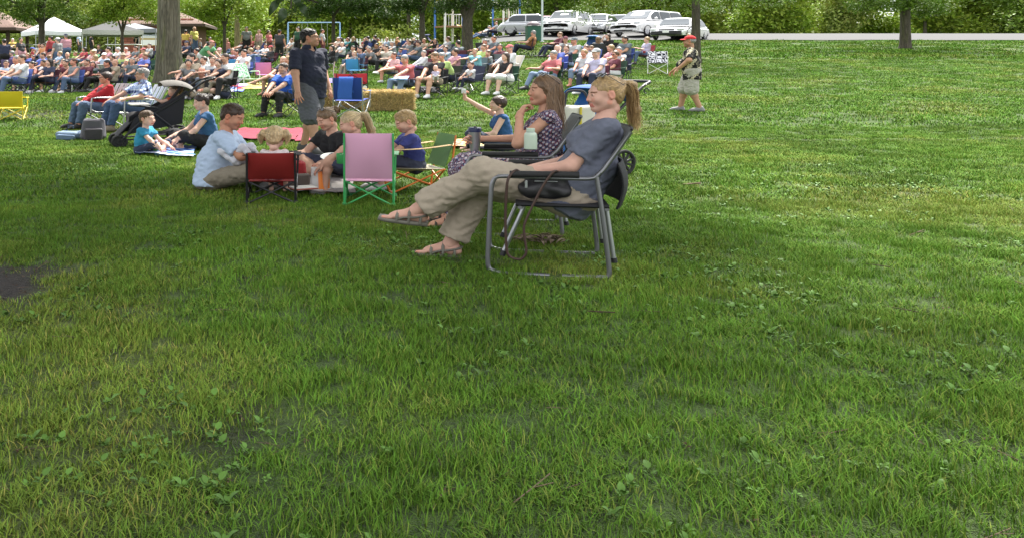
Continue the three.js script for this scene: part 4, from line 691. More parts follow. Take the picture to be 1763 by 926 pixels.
// ---------- vehicles ----------
const glassDark = mat([.03, .04, .045], .06, { specularIntensity: 1 }), tyreM = mat([.02, .02, .021], .9), rimM = mat([.5, .5, .52], .3, { metalness: .8 }), lampM = mat([.75, .77, .8], .12, { clearcoat: 1 }), chrome = mat([.6, .6, .62], .15, { metalness: 1 });
function car(pos, turn, o, label) {                    // front towards +z
  const t = thing('parked_car', label, 'car', pos, turn, 'cars parked above the lawn'), L = o.L ?? 4.5, W = o.W ?? 1.78, H = o.H ?? 1.45, hood = o.hood ?? .9, paint = mat(o.c, .22, { clearcoat: 1, clearcoatRoughness: .05, metalness: o.metal ?? 0 });
  const belt = H * .62, z = v => (v - .5) * L;
  // lower body lofted along its length: half width and top at stations
  const st = [[0, .84, .60], [.015, .93, .72], [.06, 1, .97], [.2, 1, 1.0], [.45, 1, 1.0], [.66, 1, .985], [.72, 1, hood * 1.03], [.9, .98, hood * .93], [.97, .92, hood * .8], [1, .84, hood * .66]];
  const body = sheet(24, 40, (u, v) => {
    const k = curve(st.map(s => [s[0], s[1]]), v) * W / 2, top = curve(st.map(s => [s[0], s[2]]), v) * belt, bot = .26, a = u * 2 - 1, e = Math.abs(a);
    let x, y; if (e > .45) { const q = (e - .45) / .55; x = k * (1 - .06 * q * q); y = lerp(top - .07, bot, q); x *= 1 + .02 * Math.sin(q * 3.14); } else { const q = e / .45; x = k * .97 * q; y = top - .07 * Math.pow(q, 5); }
    return [Math.sign(a) * x, y, z(v)];
  });
  part(t, 'body', [body, box(W * .93, .3, L * .94, 0, .38, 0, .05)], paint);
  const cab = o.cab ?? [.10, .24, .60, .75];           // rear base, rear roof, front roof, windscreen base
  const cabin = sheet(20, 16, (u, v) => {
    const zz = lerp(cab[0], cab[3], v), y = zz < cab[1] ? lerp(belt - .04, H, sstep(cab[0] - .02, cab[1], zz)) : zz > cab[2] ? lerp(H, belt * .97, Math.pow((zz - cab[2]) / (cab[3] - cab[2]), 1.1)) : H, a = u * 2 - 1, e = Math.abs(a), k = W / 2;
    let x, yy; const tw = lerp(.96, .76, clamp((y - belt) / (H - belt), 0, 1)); if (e > .5) { const q = (e - .5) / .5; x = lerp(tw, .965, q) * k; yy = lerp(y - .05, belt - .06, q); } else { x = tw * k * (e / .5); yy = y - .05 * Math.pow(e / .5, 4); }
    return [Math.sign(a) * x, Math.max(belt - .06, yy), z(zz)];
  });
  part(t, 'cabin', cabin, paint);
  const hz = (v, y) => { const f = clamp((y - belt) / (H - belt), 0, 1); return z(lerp(cab[3], cab[2], Math.pow(f, .9))) + .014; };
  part(t, 'windscreen', sheet(6, 6, (u, v) => { const y = lerp(belt + .06, H - .09, v), f = (y - belt) / (H - belt); return [(u * 2 - 1) * W / 2 * lerp(.88, .70, f), y + .015, hz(0, y)]; }, .006), glassDark);
  for (const s of [-1, 1]) {
    for (const [a, b] of o.side ?? [[.17, .4], [.415, .66]]) part(t, 'window', sheet(4, 4, (u, v) => { const zz = lerp(a, b, u), top = Math.min(H - .11, zz > cab[2] ? lerp(H - .11, belt + .02, (zz - cab[2]) / (cab[3] - cab[2])) : zz < cab[1] ? lerp(belt + .05, H - .11, (zz - cab[0]) / (cab[1] - cab[0])) : H), y = lerp(belt + .03, top, v), f = (y - belt) / (H - belt); return [s * (W / 2 * lerp(.965, .785, f) + .008), y, z(zz)]; }, .006), glassDark);
    for (const v of [.185, .815]) {
      const wh = new THREE.Group(); wh.name = 'wheel'; wh.position.set(s * (W / 2 - .1), .32, z(v)); t.add(wh);
      part(wh, 'tyre', new THREE.TorusGeometry(.255, .075, 10, 28).rotateY(Math.PI / 2), tyreM);
      part(wh, 'rim', merge([new THREE.CylinderGeometry(.2, .2, .1, 20).rotateZ(Math.PI / 2), ...[...Array(7)].map((_, i) => box(.03, .16, .04, s * .06, .11, 0, .005).rotateX(i * .8976))]), rimM);
      part(t, 'wheel_arch', new THREE.TorusGeometry(.355, .03, 6, 20, Math.PI).rotateY(Math.PI / 2).translate(s * (W / 2 - .02), .32, z(v)), tyreM);
    }
    part(t, 'headlight', new THREE.SphereGeometry(1, 14, 10).scale(.2, .075, .13).rotateY(s * .45).translate(s * W * .375, belt * hood * .80, z(.963)), lampM);
    part(t, 'mirror', new THREE.SphereGeometry(1, 12, 8).scale(.11, .075, .06).translate(s * (W / 2 + .08), belt + .08, z(.68)), paint);
    part(t, 'door_handle', box(.02, .025, .14, s * (W / 2 + .008), belt - .13, z(.43), .008), chrome);
  }
  part(t, 'grille', box(W * .44, .11, .05, 0, belt * hood * .74, z(.985), .02), o.grille ?? plasticBlack);
  part(t, 'bumper', box(W * .86, o.bump ? .26 : .16, .09, 0, .38, z(.992), .04), o.bump ?? paint);
  part(t, 'air_intake', box(W * .6, .08, .03, 0, .35, z(1) + .026, .02), plasticBlack);
  part(t, 'number_plate', box(.32, .15, .012, 0, .47, z(1) + .04, .004), whitePaint);
  return t;
}
{
  const W = [.72, .72, .72], Sv = [.50, .51, .53];
  car(atDepth(918, 51), rad(75), { c: Sv, metal: .4, L: 4.0, H: 1.5 }, 'silver sedan parked furthest left behind the lawn');
  car(atDepth(938, 56), rad(-28), { c: [.30, .01, .015], L: 4.3, H: 1.42 }, 'dark red car half hidden by the green bin');
  car(atDepth(978, 50), rad(-32), { c: W, L: 4.6, H: 1.78, hood: 1.05, cab: [.03, .1, .55, .72] }, 'white sport utility car beside the thin pole');
  car(atDepth(1030, 53), rad(-30), { c: [.62, .63, .64], metal: .3, L: 4.5, H: 1.5 }, 'pale silver car behind the red pushchair');
  car(atDepth(1116, 49), rad(-50), { c: W, L: 4.9, W: 1.9, H: 1.8, hood: .98, cab: [.02, .08, .62, .82], side: [[.06, .3], [.32, .52], [.54, .72]] }, 'tall white minivan behind the women playing with a baby');
  car(atDepth(1068, 57), rad(-34), { c: [.10, .11, .13], metal: .3, L: 4.2, H: 1.55 }, 'dark grey car squeezed between the silver car and the minivan');
  car(atDepth(1008, 59), rad(-30), { c: [.05, .08, .16], metal: .3, L: 4.2, H: 1.6 }, 'dark blue car in the second row of the car park');
  car(atDepth(1172, 45), rad(-38), { c: W, L: 4.5, H: 1.42, bump: mat([.02, .02, .022], .4) }, 'white car with a black bumper, nearest the right tree');
}
// ---------- buildings, tents and park furniture ----------
const roofMap = tex(256, 256, (u, v, i, j) => { const r = Math.floor(v * 18), n = noise(u * 40 + r * 7, r * 3.1, 2), k = .85 + .2 * n + (v * 18 % 1 < .1 ? -.15 : 0) + rnd(-.08, .08); return [k, k * .97, k * .95]; }, true, [2, 2]);
function hipRoof(w, d, rise, over, y) {                // four slopes with thickness
  const W = w / 2 + over, D = d / 2 + over, r = Math.max(0, W - D);
  const P = [[-W, y, D], [W, y, D], [W, y, -D], [-W, y, -D], [-r, y + rise, 0], [r, y + rise, 0]];
  const f = (a, b, c, e) => sheet(6, 6, (u, v) => { const p = P[a].map((q, i) => lerp(lerp(q, P[b][i], u), lerp(P[e][i], P[c][i], u), v)); return p; }, .08);
  return [f(0, 1, 5, 4), f(2, 3, 4, 5), f(1, 2, 5, 5), f(3, 0, 4, 4)];
}
function shelter(px, d, w, dep, h, rise, turn, label, o = {}) {
  const t = thing(o.wall ? 'brick_building' : 'picnic_shelter', label, 'building', atDepth(px, d), turn, null, 1);
  const rm = mat([.20, .135, .11], .9, { map: roofMap }), wood = mat([.05, .03, .02], .8);
  for (const g of hipRoof(w, dep, rise, .7, h)) part(t, 'roof_slope', g, rm);
  const W = w / 2 + .7, D = dep / 2 + .7; for (const s of [-1, 1]) { part(t, 'fascia', box(2 * W + .06, .2, .05, 0, h - .07, s * (D + .03)), wood); part(t, 'fascia', box(.05, .2, 2 * D, s * (W + .03), h - .07, 0), wood); }
  if (!o.wall) for (let i = 0; i < 4; i++) for (const s of [-1, 1]) part(t, 'post', box(.2, h + .4, .2, (i / 3 - .5) * (w - .3), h / 2 - .2, s * (dep / 2 - .2)), wood);
  else {
    const wall = part(t, 'wall', box(w, h + .6, dep, 0, h / 2 - .35, 0, 0), mat([.10, .045, .03], .9));
    const bm = [[.26, .085, .052], [.21, .072, .045], [.30, .105, .065]].map(c => mat(c, .9)), bg = box(.46, .17, .03, 0, 0, 0, .008);
    for (let j = 0; j < 13; j++) for (let i = 0; i < 22; i++) { if (rnd() < .0) continue; const x = -w / 2 + .28 + (i + (j % 2) * .5) * .488; if (x > w / 2 - .2) continue; const b = part(wall, 'brick', bg, bm[Math.floor(rnd(3))]); b.position.set(x, .12 + j * .19, dep / 2 + .012); }
    part(t, 'door', box(.95, 2.05, .06, w * .36, 1.02, dep / 2 + .05), mat([.035, .03, .03], .6));
    part(t, 'door_frame', [box(.09, 2.15, .1, w * .36 - .52, 1.06, dep / 2 + .05), box(.09, 2.15, .1, w * .36 + .52, 1.06, dep / 2 + .05), box(1.13, .09, .1, w * .36, 2.17, dep / 2 + .05)], mat([.06, .045, .035], .7));
    part(t, 'lintel_board', box(2.2, .2, .05, -w * .25, 2.1, dep / 2 + .06), mat([.42, .27, .06], .7));
  }
  return t;
}
shelter(-22, 62, 4.6, 4, hPx(0, 62, 51), 1.5, 0, 'brown-roofed open picnic shelter at the far left');
shelter(283, 66, 5.6, 4.4, hPx(283, 66, 45), 1.25, 0, 'brick park building with a brown hipped roof behind the big tree', { wall: true });
function popup(px, d, w, cols, hEave, hPeak, turn, label, valance) {
  const t = thing('canopy_tent', label, 'tent', atDepth(px, d), turn, null, 1), c = clothMat(cols, .75), P = [[-1, -1], [1, -1], [1, 1], [-1, 1]];
  for (let i = 0; i < 4; i++) {
    const a = P[i], b = P[(i + 1) % 4];
    part(t, 'roof_panel', sheet(10, 8, (u, v) => { const q = 1 - v, x = lerp(a[0], b[0], u) * w / 2 * q, z = lerp(a[1], b[1], u) * w / 2 * q; return [x, hEave + (hPeak - hEave) * Math.pow(v, 1.12) - .06 * Math.sin(u * 3.14) * q * (1 - q * .5), z]; }, .01), c);
    part(t, 'valance', sheet(12, 2, (u, v) => [lerp(a[0], b[0], u) * (w / 2 + .012), hEave - .26 * v + .012 - .02 * Math.sin(u * 3.14), lerp(a[1], b[1], u) * (w / 2 + .012)], .008), valance ? clothMat(valance, .6) : c);
    part(t, 'leg', rod([a[0] * w * .49, 0, a[1] * w * .49], [a[0] * w * .49, hEave, a[1] * w * .49], .025), valance ? mat([.6, .6, .6], .5) : steel);
    part(t, 'truss', rod([a[0] * w * .49, hEave - .05, a[1] * w * .49], [b[0] * w * .49, hEave - .35, b[1] * w * .49], .014), steel);
  }
  return t;
}
popup(92, 54, 3.1, [.66, .67, .70], hPx(92, 54, 55), hPx(92, 54, 29), .62, 'white pop-up canopy tent behind the forked tree');
popup(192, 50, 3.3, [.022, .023, .026], hPx(192, 50, 54), hPx(192, 50, 36), .3, 'dark grey pop-up canopy tent with pale side flaps', [.42, .42, .40]);
popup(232, 56, 3.0, [.20, .21, .24], hPx(232, 56, 51), hPx(232, 56, 40), .1, 'light grey pop-up canopy tent in front of the brick building');
function foldTable(px, d, w, c, label) { const t = thing('folding_table', label, 'table', atDepth(px, d), rnd(-.2, .2)); part(t, 'table_top', box(w, .04, .75, 0, .73, 0, .015), c); for (const x of [-1, 1]) for (const z of [-1, 1]) part(t, 'leg', rod([x * (w / 2 - .12), 0, z * .3], [x * (w / 2 - .12), .72, z * .3], .014), steel); return t; }
foldTable(212, 47, 1.8, whitePaint, 'white folding table under the dark canopy tent');
foldTable(46, 56, 2.2, whitePaint, 'white folding table beside the white canopy tent');
function picnicTable(px, d, label) { const t = thing('picnic_table', label, 'table', atDepth(px, d), .15), m = mat([.02, .022, .018], .6); for (let i = 0; i < 4; i++) part(t, 'top_plank', box(1.8, .04, .17, 0, .75, -.28 + i * .187), m); for (const s of [-1, 1]) for (const k of [0, 1]) part(t, 'bench_plank', box(1.8, .04, .13, 0, .44, s * (.58 + k * .14)), m); for (const x of [-.65, .65]) { part(t, 'leg', rod([x, 0, -.6], [x, .74, .2], .03), m); part(t, 'leg', rod([x, 0, .6], [x, .74, -.2], .03), m); part(t, 'crossbeam', box(.05, .08, 1.5, x, .42, 0), m); } return t; }
picnicTable(26, 50, 'dark picnic table under the open shelter at the far left');
{ // notice boards on the brick building
  const lines = tex(256, 128, (u, v) => { const n = v > .34 && v < .66 && u > .1 && u < .92 && noise(u * 38, v * 12, 3) > -.02 ? 1 : 0; return n ? [.42, .50, .62] : [.86, .87, .86]; });
  for (const [y0, y1, l, m] of [[54, 66, 'white lettered notice board, the upper one on the brick building', lines], [68.5, 78, 'white notice board, the lower one on the brick building', null]]) {
    const d = 60, p = atDepth(257, d), h0 = hPx(257, d, y1), h1 = hPx(257, d, y0), t = thing('notice_board', l, 'sign', p, 0, null, 1);
    part(t, 'panel', box(1.2, h1 - h0, .04, 0, (h0 + h1) / 2, 0), mat([.8, .8, .78], .6, m ? { map: m } : {})); part(t, 'frame', [box(1.26, .05, .06, 0, h0 - .02, 0), box(1.26, .05, .06, 0, h1 + .02, 0)], mat([.42, .30, .08], .6)); for (const s of [-1, 1]) part(t, 'post', rod([s * .62, 0, 0], [s * .62, h1, 0], .03), mat([.3, .22, .08], .7));
  }
  // playground
  const blue = mat([.05, .16, .50], .45), yel = mat([.72, .52, .03], .5), lb = mat([.20, .34, .55], .5), pale = mat([.7, .68, .64], .5);
  const tower = (px, d, label, n, roofC) => {
    const t = thing('playground_tower', label, 'playground', atDepth(px, d), .4, null, 1), H = 3.4;
    for (const x of [-.7, .7]) for (const z of [-.7, .7]) part(t, 'post', rod([x, 0, z], [x, H, z], .07, .07, 10), x * z > 0 ? blue : pale);
    part(t, 'deck', box(1.5, .1, 1.5, 0, 1.2, 0), mat([.25, .12, .06], .6)); for (const g of hipRoof(1.5, 1.5, .7, .15, H - .3)) part(t, 'roof_slope', g, roofC);
    for (let i = 0; i < 7; i++) part(t, 'rail', rod([-.6 + i * .2, 1.25, .7], [-.6 + i * .2, 2.0, .7], .018), pale); part(t, 'rail', rod([-.7, 2.02, .7], [.7, 2.02, .7], .025), pale);
    part(t, 'slide', sheet(6, 10, (u, v) => [.8 + 2.1 * v, 1.2 - 1.1 * sstep(0, .9, v) + .18 * Math.pow(Math.abs(u * 2 - 1), 3), (u - .5) * .6], .03), n ? yel : mat([.5, .03, .02], .4));
    return t;
  };
  tower(773, 60, 'blue and yellow playground tower behind the forked tree', 1, yel); tower(872, 64, 'playground tower with a yellow roof beside the silver sedan', 1, yel);
  const sw = thing('swing_frame', 'pale blue swing frame behind the crowd, left of centre', 'swing', atDepth(532, 62), 0, null, 1), hs = hPx(532, 62, 39);
  part(sw, 'top_bar', rod([-1.5, hs, 0], [2.2, hs, 0], .04), lb); for (const x of [-1.5, 2.2]) for (const z of [-.8, .8]) part(sw, 'leg', rod([x, hs, 0], [x, 0, z], .05), lb);
  for (const x of [-.3, 1.1]) { part(sw, 'swing_seat', box(.45, .03, .2, x, .5, 0), plasticBlack); for (const s of [-1, 1]) part(sw, 'chain', rod([x + s * .2, .5, 0], [x + s * .2, hs, 0], .012), steel); }
  // bin and lamp pole
  const bin = thing('litter_bin', 'dark green litter bin with a rounded lid near the cars', 'bin', atDepth(919, 44)); part(bin, 'body', box(.72, .95, .62, 0, .5, 0, .03), mat([.012, .085, .055], .45)); part(bin, 'lid', new THREE.SphereGeometry(.36, 18, 8, 0, 6.2832, 0, 1.57).scale(1, .8, .86).translate(0, .98, 0), mat([.12, .09, .10], .5)); part(bin, 'rim', box(.76, .05, .66, 0, .96, 0, .02), mat([.01, .06, .04], .45));
  const pole = thing('lamp_pole', 'thin pale metal pole beside the green bin', 'pole', atDepth(934, 43.4), 0, null, 1); part(pole, 'shaft', rod([0, 0, 0], [0, 5.6, 0], .055, .045, 10), mat([.55, .6, .62], .4, { metalness: .4 })); part(pole, 'base_plate', box(.3, .04, .3, 0, .02, 0), steel);
  // low white railing far behind
  const rl = thing('picket_fence', 'white picket fence in the distance right of centre', 'fence', atDepth(662, 70), 0, null, 1); for (let i = 0; i < 26; i++) part(rl, 'picket', box(.13, 1.0, .03, -3.2 + i * .25, .55, 0), whitePaint); for (const y of [.3, .8]) part(rl, 'rail', box(6.4, .07, .04, 0, y, -.04), whitePaint);
  struct('car_park', sheet(30, 6, (u, v) => { const px = lerp(830, 1950, u), d = lerp(45, 60, v); return [pxAt(px, d), groundAt(pxAt(px, d), -d) + .03, -d]; }), mat([.06, .06, .06], .95));
}
// ---------- the people and things in front ----------
const pat = (fn, rep, n = 256) => new THREE.MeshPhysicalMaterial({ map: tex(n, n, fn, true, rep), roughness: .9, side: THREE.DoubleSide });
const plaid = pat((u, v) => { const b = t => sstep(.0, .06, t) * sstep(.36, .3, t), w = t => Math.abs(t - .62) < .04 || Math.abs(t - .8) < .02 ? 1 : 0, k = b(u) * .5 + b(v) * .5; let c = [.82, .86, .92]; c = c.map((x, i) => lerp(x, [.05, .10, .30][i], k * .95)); if (w(u)) c = c.map((x, i) => lerp(x, [.25, .4, .75][i], .7)); if (w(v)) c = c.map((x, i) => lerp(x, [.25, .4, .75][i], .7)); return c; }, [7, 7]);
const dressPat = pat((u, v) => { const a = u * 6.2832, b = v * 6.2832, n = noise(Math.cos(a) * 4, Math.sin(a) * 4 + Math.cos(b) * 4, Math.sin(b) * 4), m = noise(Math.cos(a) * 9 + 5, Math.sin(a) * 9 + Math.cos(b) * 9, Math.sin(b) * 9), d = Math.cos(u * 50.27) * Math.cos(v * 50.27); if (m > .22) return [.50, .24, .32]; if (m < -.28) return [.30, .36, .55]; if (d > .25) return [.78, .76, .76]; return n > .1 ? [.30, .29, .33] : [.12, .12, .16]; }, [3.2, 3.2], 512);
const floral = pat((u, v) => { for (let i = 0; i < 9; i++) { const cx = (i * .37 + .13) % 1, cy = (i * .61 + .2) % 1; let dx = u - cx, dy = v - cy; dx -= Math.round(dx); dy -= Math.round(dy); const r = Math.hypot(dx, dy), a = Math.atan2(dy, dx) + i; if (r < .055 + .075 * Math.abs(Math.cos(a * 2.5))) return r < .03 ? [.3, .28, .2] : [.72, .69, .58]; } return [.03, .03, .035]; }, [3, 3]);
const stripe = (c1, c2, n, rep = [6, 6]) => pat((u, v) => (v * n % 1) < .5 ? c1 : c2, rep, 64);
const blanketBlue = pat((u, v) => { const k = Math.floor(v * 12) % 4; return k === 0 ? [.78, .8, .85] : k === 2 ? [.45, .6, .85] : [.16, .33, .66]; }, [1, 1]);
const paisley = pat((u, v) => { const n = noise(u * 9, v * 9, 1), m = noise(u * 17, v * 17, 4); return m > .25 ? [.82, .76, .6] : n > .15 ? [.72, .45, .14] : n < -.2 ? [.25, .10, .16] : [.66, .58, .42]; }, [1, 1]);
const zebra = pat((u, v) => { const n = Math.sin((u * 5 + 1.3 * noise(u * 5, v * 5, 2)) * 6 + v * 16); return n > 0 ? [.86, .86, .88] : [.07, .08, .12]; }, [1, 1]);
const shortsGrey = clothMat([.085, .09, .105]);
function blanket(a, b, c, d, m, label, lift = .03) {   // four photograph corners on the ground
  const P = [a, b, c, d].map(p => onGround(...p)), o = P[0].clone().add(P[2]).multiplyScalar(.5), t = thing('blanket', label, 'blanket', V(o.x, 0, o.z), 0, null, 1);
  part(t, 'cloth', sheet(26, 18, (u, v) => { const q = P[0].clone().lerp(P[1], u).lerp(P[3].clone().lerp(P[2], u), v); const w = .05 * noise(u * 7, v * 7, 3), x = q.x + w, z = q.z + w; return [x - o.x, groundAt(x, z) + lift + .035 * Math.abs(noise(x * 2.6, 1, z * 2.6)) + .012 * noise(x * 11, 2, z * 11), z - o.z]; }, .006), m); return t;
}
blanket([398, 244], [505, 246], [520, 225], [410, 225], clothMat([.20, .012, .035]), 'crumpled crimson blanket left of the walking man');
blanket([508, 247], [572, 246], [575, 230], [515, 229], clothMat([.22, .014, .045]), 'crimson blanket behind the walking man');
blanket([232, 268], [332, 277], [336, 258], [250, 254], blanketBlue, 'blue and white striped picnic blanket under the boy in turquoise', .035);
blanket([512, 337], [612, 340], [605, 300], [520, 300], clothMat([.34, .31, .30]), 'grey picnic blanket under the young family', .035);
blanket([764, 258], [890, 262], [895, 243], [775, 245], paisley, 'patterned ochre blanket under the woman taking a picture', .035);

// two women in folding armchairs
const C1 = V(1.10, 0, -4.47), C2 = V(1.12, 0, -5.47), A1 = rad(-100);
armChair(C1, A1, 'grey tube armchair with a white badge, nearest the camera', true);
armChair(C2, A1, 'black folding armchair holding the woman in the patterned dress', false);
person({ unique: 1, near: 1, cell: .010, kind: 'woman', h: 1.78, headS: .88, fat: .2, p: [0, .44, -.03], lean: [-31, -15], hl: [.06, .57, .20], hr: [-.05, .57, .18], hdl: [-.6, -.1, .6], hdr: [.75, -.05, .5], fl: [.02, .31, .735], fr: [-.08, .08, .57], kl: [.0, 1, .5], kr: [-.1, .6, .8], fdl: [0, .12, 1], fdr: [0, .04, 1], el: [.8, -1, -.4], er: [-.8, -1, -.4], yaw: 14, pitch: 4, hair: 'pony', hairC: [.44, .29, .13], glasses: 'up', skin: [.58, .35, .27], shirt: [.115, .125, .165], sleeve: .75, hem: .1, pants: [.34, .285, .215], loose: .026, legs: 1.9, flare: .018, shoes: 'sandal', shoeC: [.16, .15, .12] }, C1.clone().add(V(0, 0, 0)), A1, 'person with a blond ponytail in a slate T-shirt, legs crossed in the nearest chair');
person({ unique: 1, near: 1, cell: .010, kind: 'woman', h: 1.66, fat: .02, p: [0, .47, -.06], lean: [-18, -2], hl: [.07, .93, .045], hr: [-.22, .70, .30], el: [.35, -1, .5], hdl: [-.45, .8, -.35], pl: [-.4, -.2, -1], hand: ['hold', 'hold'], pr: [1, 0, .1], fl: [.09, .08, .50], fr: [-.09, .08, .54], yaw: 16, pitch: -2, hair: 'long', hairC: [.17, .098, .05], glasses: 'up', skin: [.50, .28, .19], shirt: dressPat, topName: 'bodice', sleeve: 0, deep: true, pants: dressPat, skirt: true, legs: 1.9, shoes: 'sandal', shoeC: [.05, .04, .03] }, C2, A1, 'person with long brown hair in a patterned dress resting her chin on a hand');
{
  const put = (name, label, cat, px, py, d) => thing(name, label, cat, V(pxAt(px, d), EYE - (py - CY) * d / F, -d), 0, null, Q);
  const tu = put('travel_tumbler', 'steel travel tumbler with a navy lid held by the woman in the dress', 'tumbler', 818, 262, 5.72);
  part(tu, 'cup', lathe([[0, 0], [.031, 0], [.033, .01], [.041, .16], [.041, .165]], 24), mat([.45, .45, .46], .3, { metalness: .9 })); part(tu, 'lid', lathe([[.043, .163], [.044, .19], [.04, .2], [0, .2]], 24), mat([.012, .02, .07], .4)); part(tu, 'sip_tab', box(.02, .012, .03, 0, .205, .01), plasticBlack);
  const bo = put('water_bottle', 'pale mint water bottle standing on the armrest between the two women', 'bottle', 914, 257, 5.19);
  part(bo, 'flask', lathe([[0, 0], [.036, 0], [.039, .006], [.039, .10], [.034, .118], [.024, .126]], 24), mat([.50, .60, .48], .4)); part(bo, 'cap', lathe([[.024, .124], [.026, .126], [.026, .15], [.022, .154], [0, .154]], 20), mat([.44, .54, .43], .45)); part(bo, 'neck_ring', new THREE.TorusGeometry(.0245, .003, 6, 20).rotateX(1.57).translate(0, .126, 0), steel);
  // handbag hung on the near armrest
  const hb = thing('handbag', 'black handbag with a brown strap on the nearest chair', 'bag', C1.clone(), A1);
  part(hb, 'bag_body', bump(blob([cone([.20, .50, .02], [.20, .50, .17], .055, .055, .03), cone([.20, .56, .03], [.20, .56, .16], .035, .035, .03)], .009), (x, y, z) => .014 * noise(x * 16, y * 16, z * 16)), mat([.016, .015, .017], .5)); part(hb, 'zip', rod([.245, .555, .04], [.245, .555, .15], .004), steel); part(hb, 'zip_pull', box(.006, .045, .014, .25, .535, .19), steel);
  part(hb, 'strap', tube([[.24, .60, .02], [.30, .625, .06], [.305, .52, .12], [.30, .30, .20], [.29, .14, .19], [.28, .09, .22], [.27, .12, .28], [.28, .34, .29], [.30, .56, .28], [.27, .625, .24], [.22, .58, .2]], .007, 6, 70).scale(1, 1, 1), mat([.055, .028, .02], .6));
  // dry twigs under the chair
  const tw = thing('twig_heap', 'heap of dry curled leaves and bark under the nearest chair', 'twigs', onGround(932, 420), 0);
  const tm = [[.16, .115, .07], [.11, .075, .045], [.22, .17, .11]].map(c => mat(c, .9));
  for (let i = 0; i < 60; i++) { const a = rnd(6.283), r = Math.sqrt(rnd()) * .13; part(tw, 'dry_leaf', sheet(3, 5, (u, v) => [(v - .5) * .075, .012 * Math.sin(v * 3) + .01 * Math.abs(u - .5), (u - .5) * .018 * Math.sin(v * 3 + .1)], .001).rotateZ(rnd(-.5, .5)).rotateY(a).translate(Math.cos(a) * r * 1.2, .015 + rnd(.05) * (1 - r * 5), Math.sin(a) * r * .7), tm[i % 3]); }
  const sk = thing('stick', 'small forked dry stick lying on the grass at the right', 'stick', onGround(1190, 322), .3); part(sk, 'stem', tube([[-.08, .03, 0], [0, .035, .01], [.1, .03, 0]], .007, 6), tm[0]); part(sk, 'fork', tube([[0, .035, .01], [.06, .05, .05]], .005, 5), tm[0]);
}
// the young family on the grass
const gp = (px, d) => atDepth(px, d);
person({ unique: 1, near: 1, cell: .011, h: 1.74, fat: .25, pose: 'floor', p: [0, .11, -.06], lean: [6, 20], hl: [.06, .36, .44], hr: [-.14, .36, .46], er: [-1, -.55, -.1], hdr: [.5, .1, .6], pr: [.5, .6, -.2], fl: [-.06, .07, .42], fr: [.12, .06, .38], kl: [1, .5, .3], kr: [-1, .45, .35], yaw: -12, pitch: 22, hair: 'short', hairC: [.06, .034, .02], skin: [.46, .235, .15], shirt: [.42, .52, .67], sleeve: .8, hem: .06, neckline: 'high', pants: [.22, .19, .14], loose: .02, shoes: 'sneaker', shoeC: [.2, .2, .2] }, gp(378, 7.25), rad(84), 'person in a pale blue T-shirt on the grass cradling a baby');
const kid = (o, px, d, turn, label) => person({ unique: 1, near: 1, cell: .011, kind: 'child', fat: .1, ...o }, o.at ?? gp(px, d), rad(turn), label);
kid({ pose: 'floorLegs', h: .66, headS: .66, p: [0, .34, -.05], lean: [-58, -56], hl: [.1, .5, .1], hr: [-.1, .5, .1], fl: [.08, .40, .42], fr: [-.08, .40, .42], pitch: 0, hair: 'crop', hairC: [.32, .2, .11], shirt: [.6, .6, .64], pants: [.55, .55, .6], shoes: 'bare', skin: 'pale' }, 0, 0, 60, 'person, a baby in white lying in the arms of the father');
scene.children.at(-1).position.copy(gp(414, 7.0)); scene.children.at(-1).position.y += .16;
campChair(gp(470, 6.72), rad(182), { w: .36, sh: .20, bh: .47, fabric: [.24, .010, .008], armFab: [.012, .012, .013], r: .0095, k: 1 }, "red child's camp chair with a black frame, seen from behind");
kid({ pose: 'sit', h: .84, p: [0, .45, -.10], fl: [.12, .12, .38], fr: [-.12, .12, .40], hl: [.2, .5, .4], hr: [-.18, .5, .42], lean: [4, 8], hair: 'pigtails', hairC: [.58, .42, .22], shirt: [.66, .58, .58], sleeve: .25, legs: 1.0, pants: [.4, .2, .24], shoes: 'bare', skin: 'pale', pitch: 14 }, 473, 6.80, 176, 'person, a small blond girl with bunches seated in the red chair');
person({ unique: 1, near: 1, cell: .011, kind: 'woman', h: 1.66, fat: .22, pose: 'floor', lean: [12, 28], hl: [.30, .26, .46], hr: [-.22, .30, .52], yaw: -8, pitch: 24, hair: 'bun', hairC: [.20, .125, .065], glasses: 'up', skin: [.56, .34, .25], shirt: [.012, .012, .014], sleeve: .5, pants: [.05, .055, .09], legs: 1.0, shoes: 'bare' }, gp(588, 7.9), rad(-48), 'person in a black top kneeling over the family picnic');
campChair(gp(638, 6.62), rad(176), { w: .36, sh: .22, bh: .66, fabric: [.76, .40, .57], frame: mat([.05, .36, .10], .4), r: .0085, cup: 1, cupMat: mat([.05, .36, .10], .5), footMat: mat([.05, .36, .10], .5), armFab: [.30, .55, .34] }, "pink child's camp chair with a green frame, seen from behind");
kid({ pose: 'sit', h: 1.12, p: [0, .40, -.12], fl: [.12, .08, .34], fr: [-.12, .08, .36], hl: [.16, .46, .36], hr: [-.14, .46, .38], lean: [6, 16], hair: 'pony', hairC: [.55, .42, .23], shirt: [.30, .32, .36], sleeve: .5, legs: .9, pants: [.06, .07, .12], shoes: 'bare', skin: 'light', pitch: 18, yaw: 10 }, 607, 6.98, -95, 'person, a blond girl in a grey shirt beside the pink chair');
campChair(gp(707, 7.22), rad(-72), { w: .36, sh: .22, bh: .56, fabric: [.52, .47, .37], backFab: [.14, .27, .10], frame: mat([.62, .16, .025], .4), r: .0085, armFab: [.55, .38, .2], footMat: mat([.62, .16, .025], .4) }, "child's camp chair with an orange frame and green back");
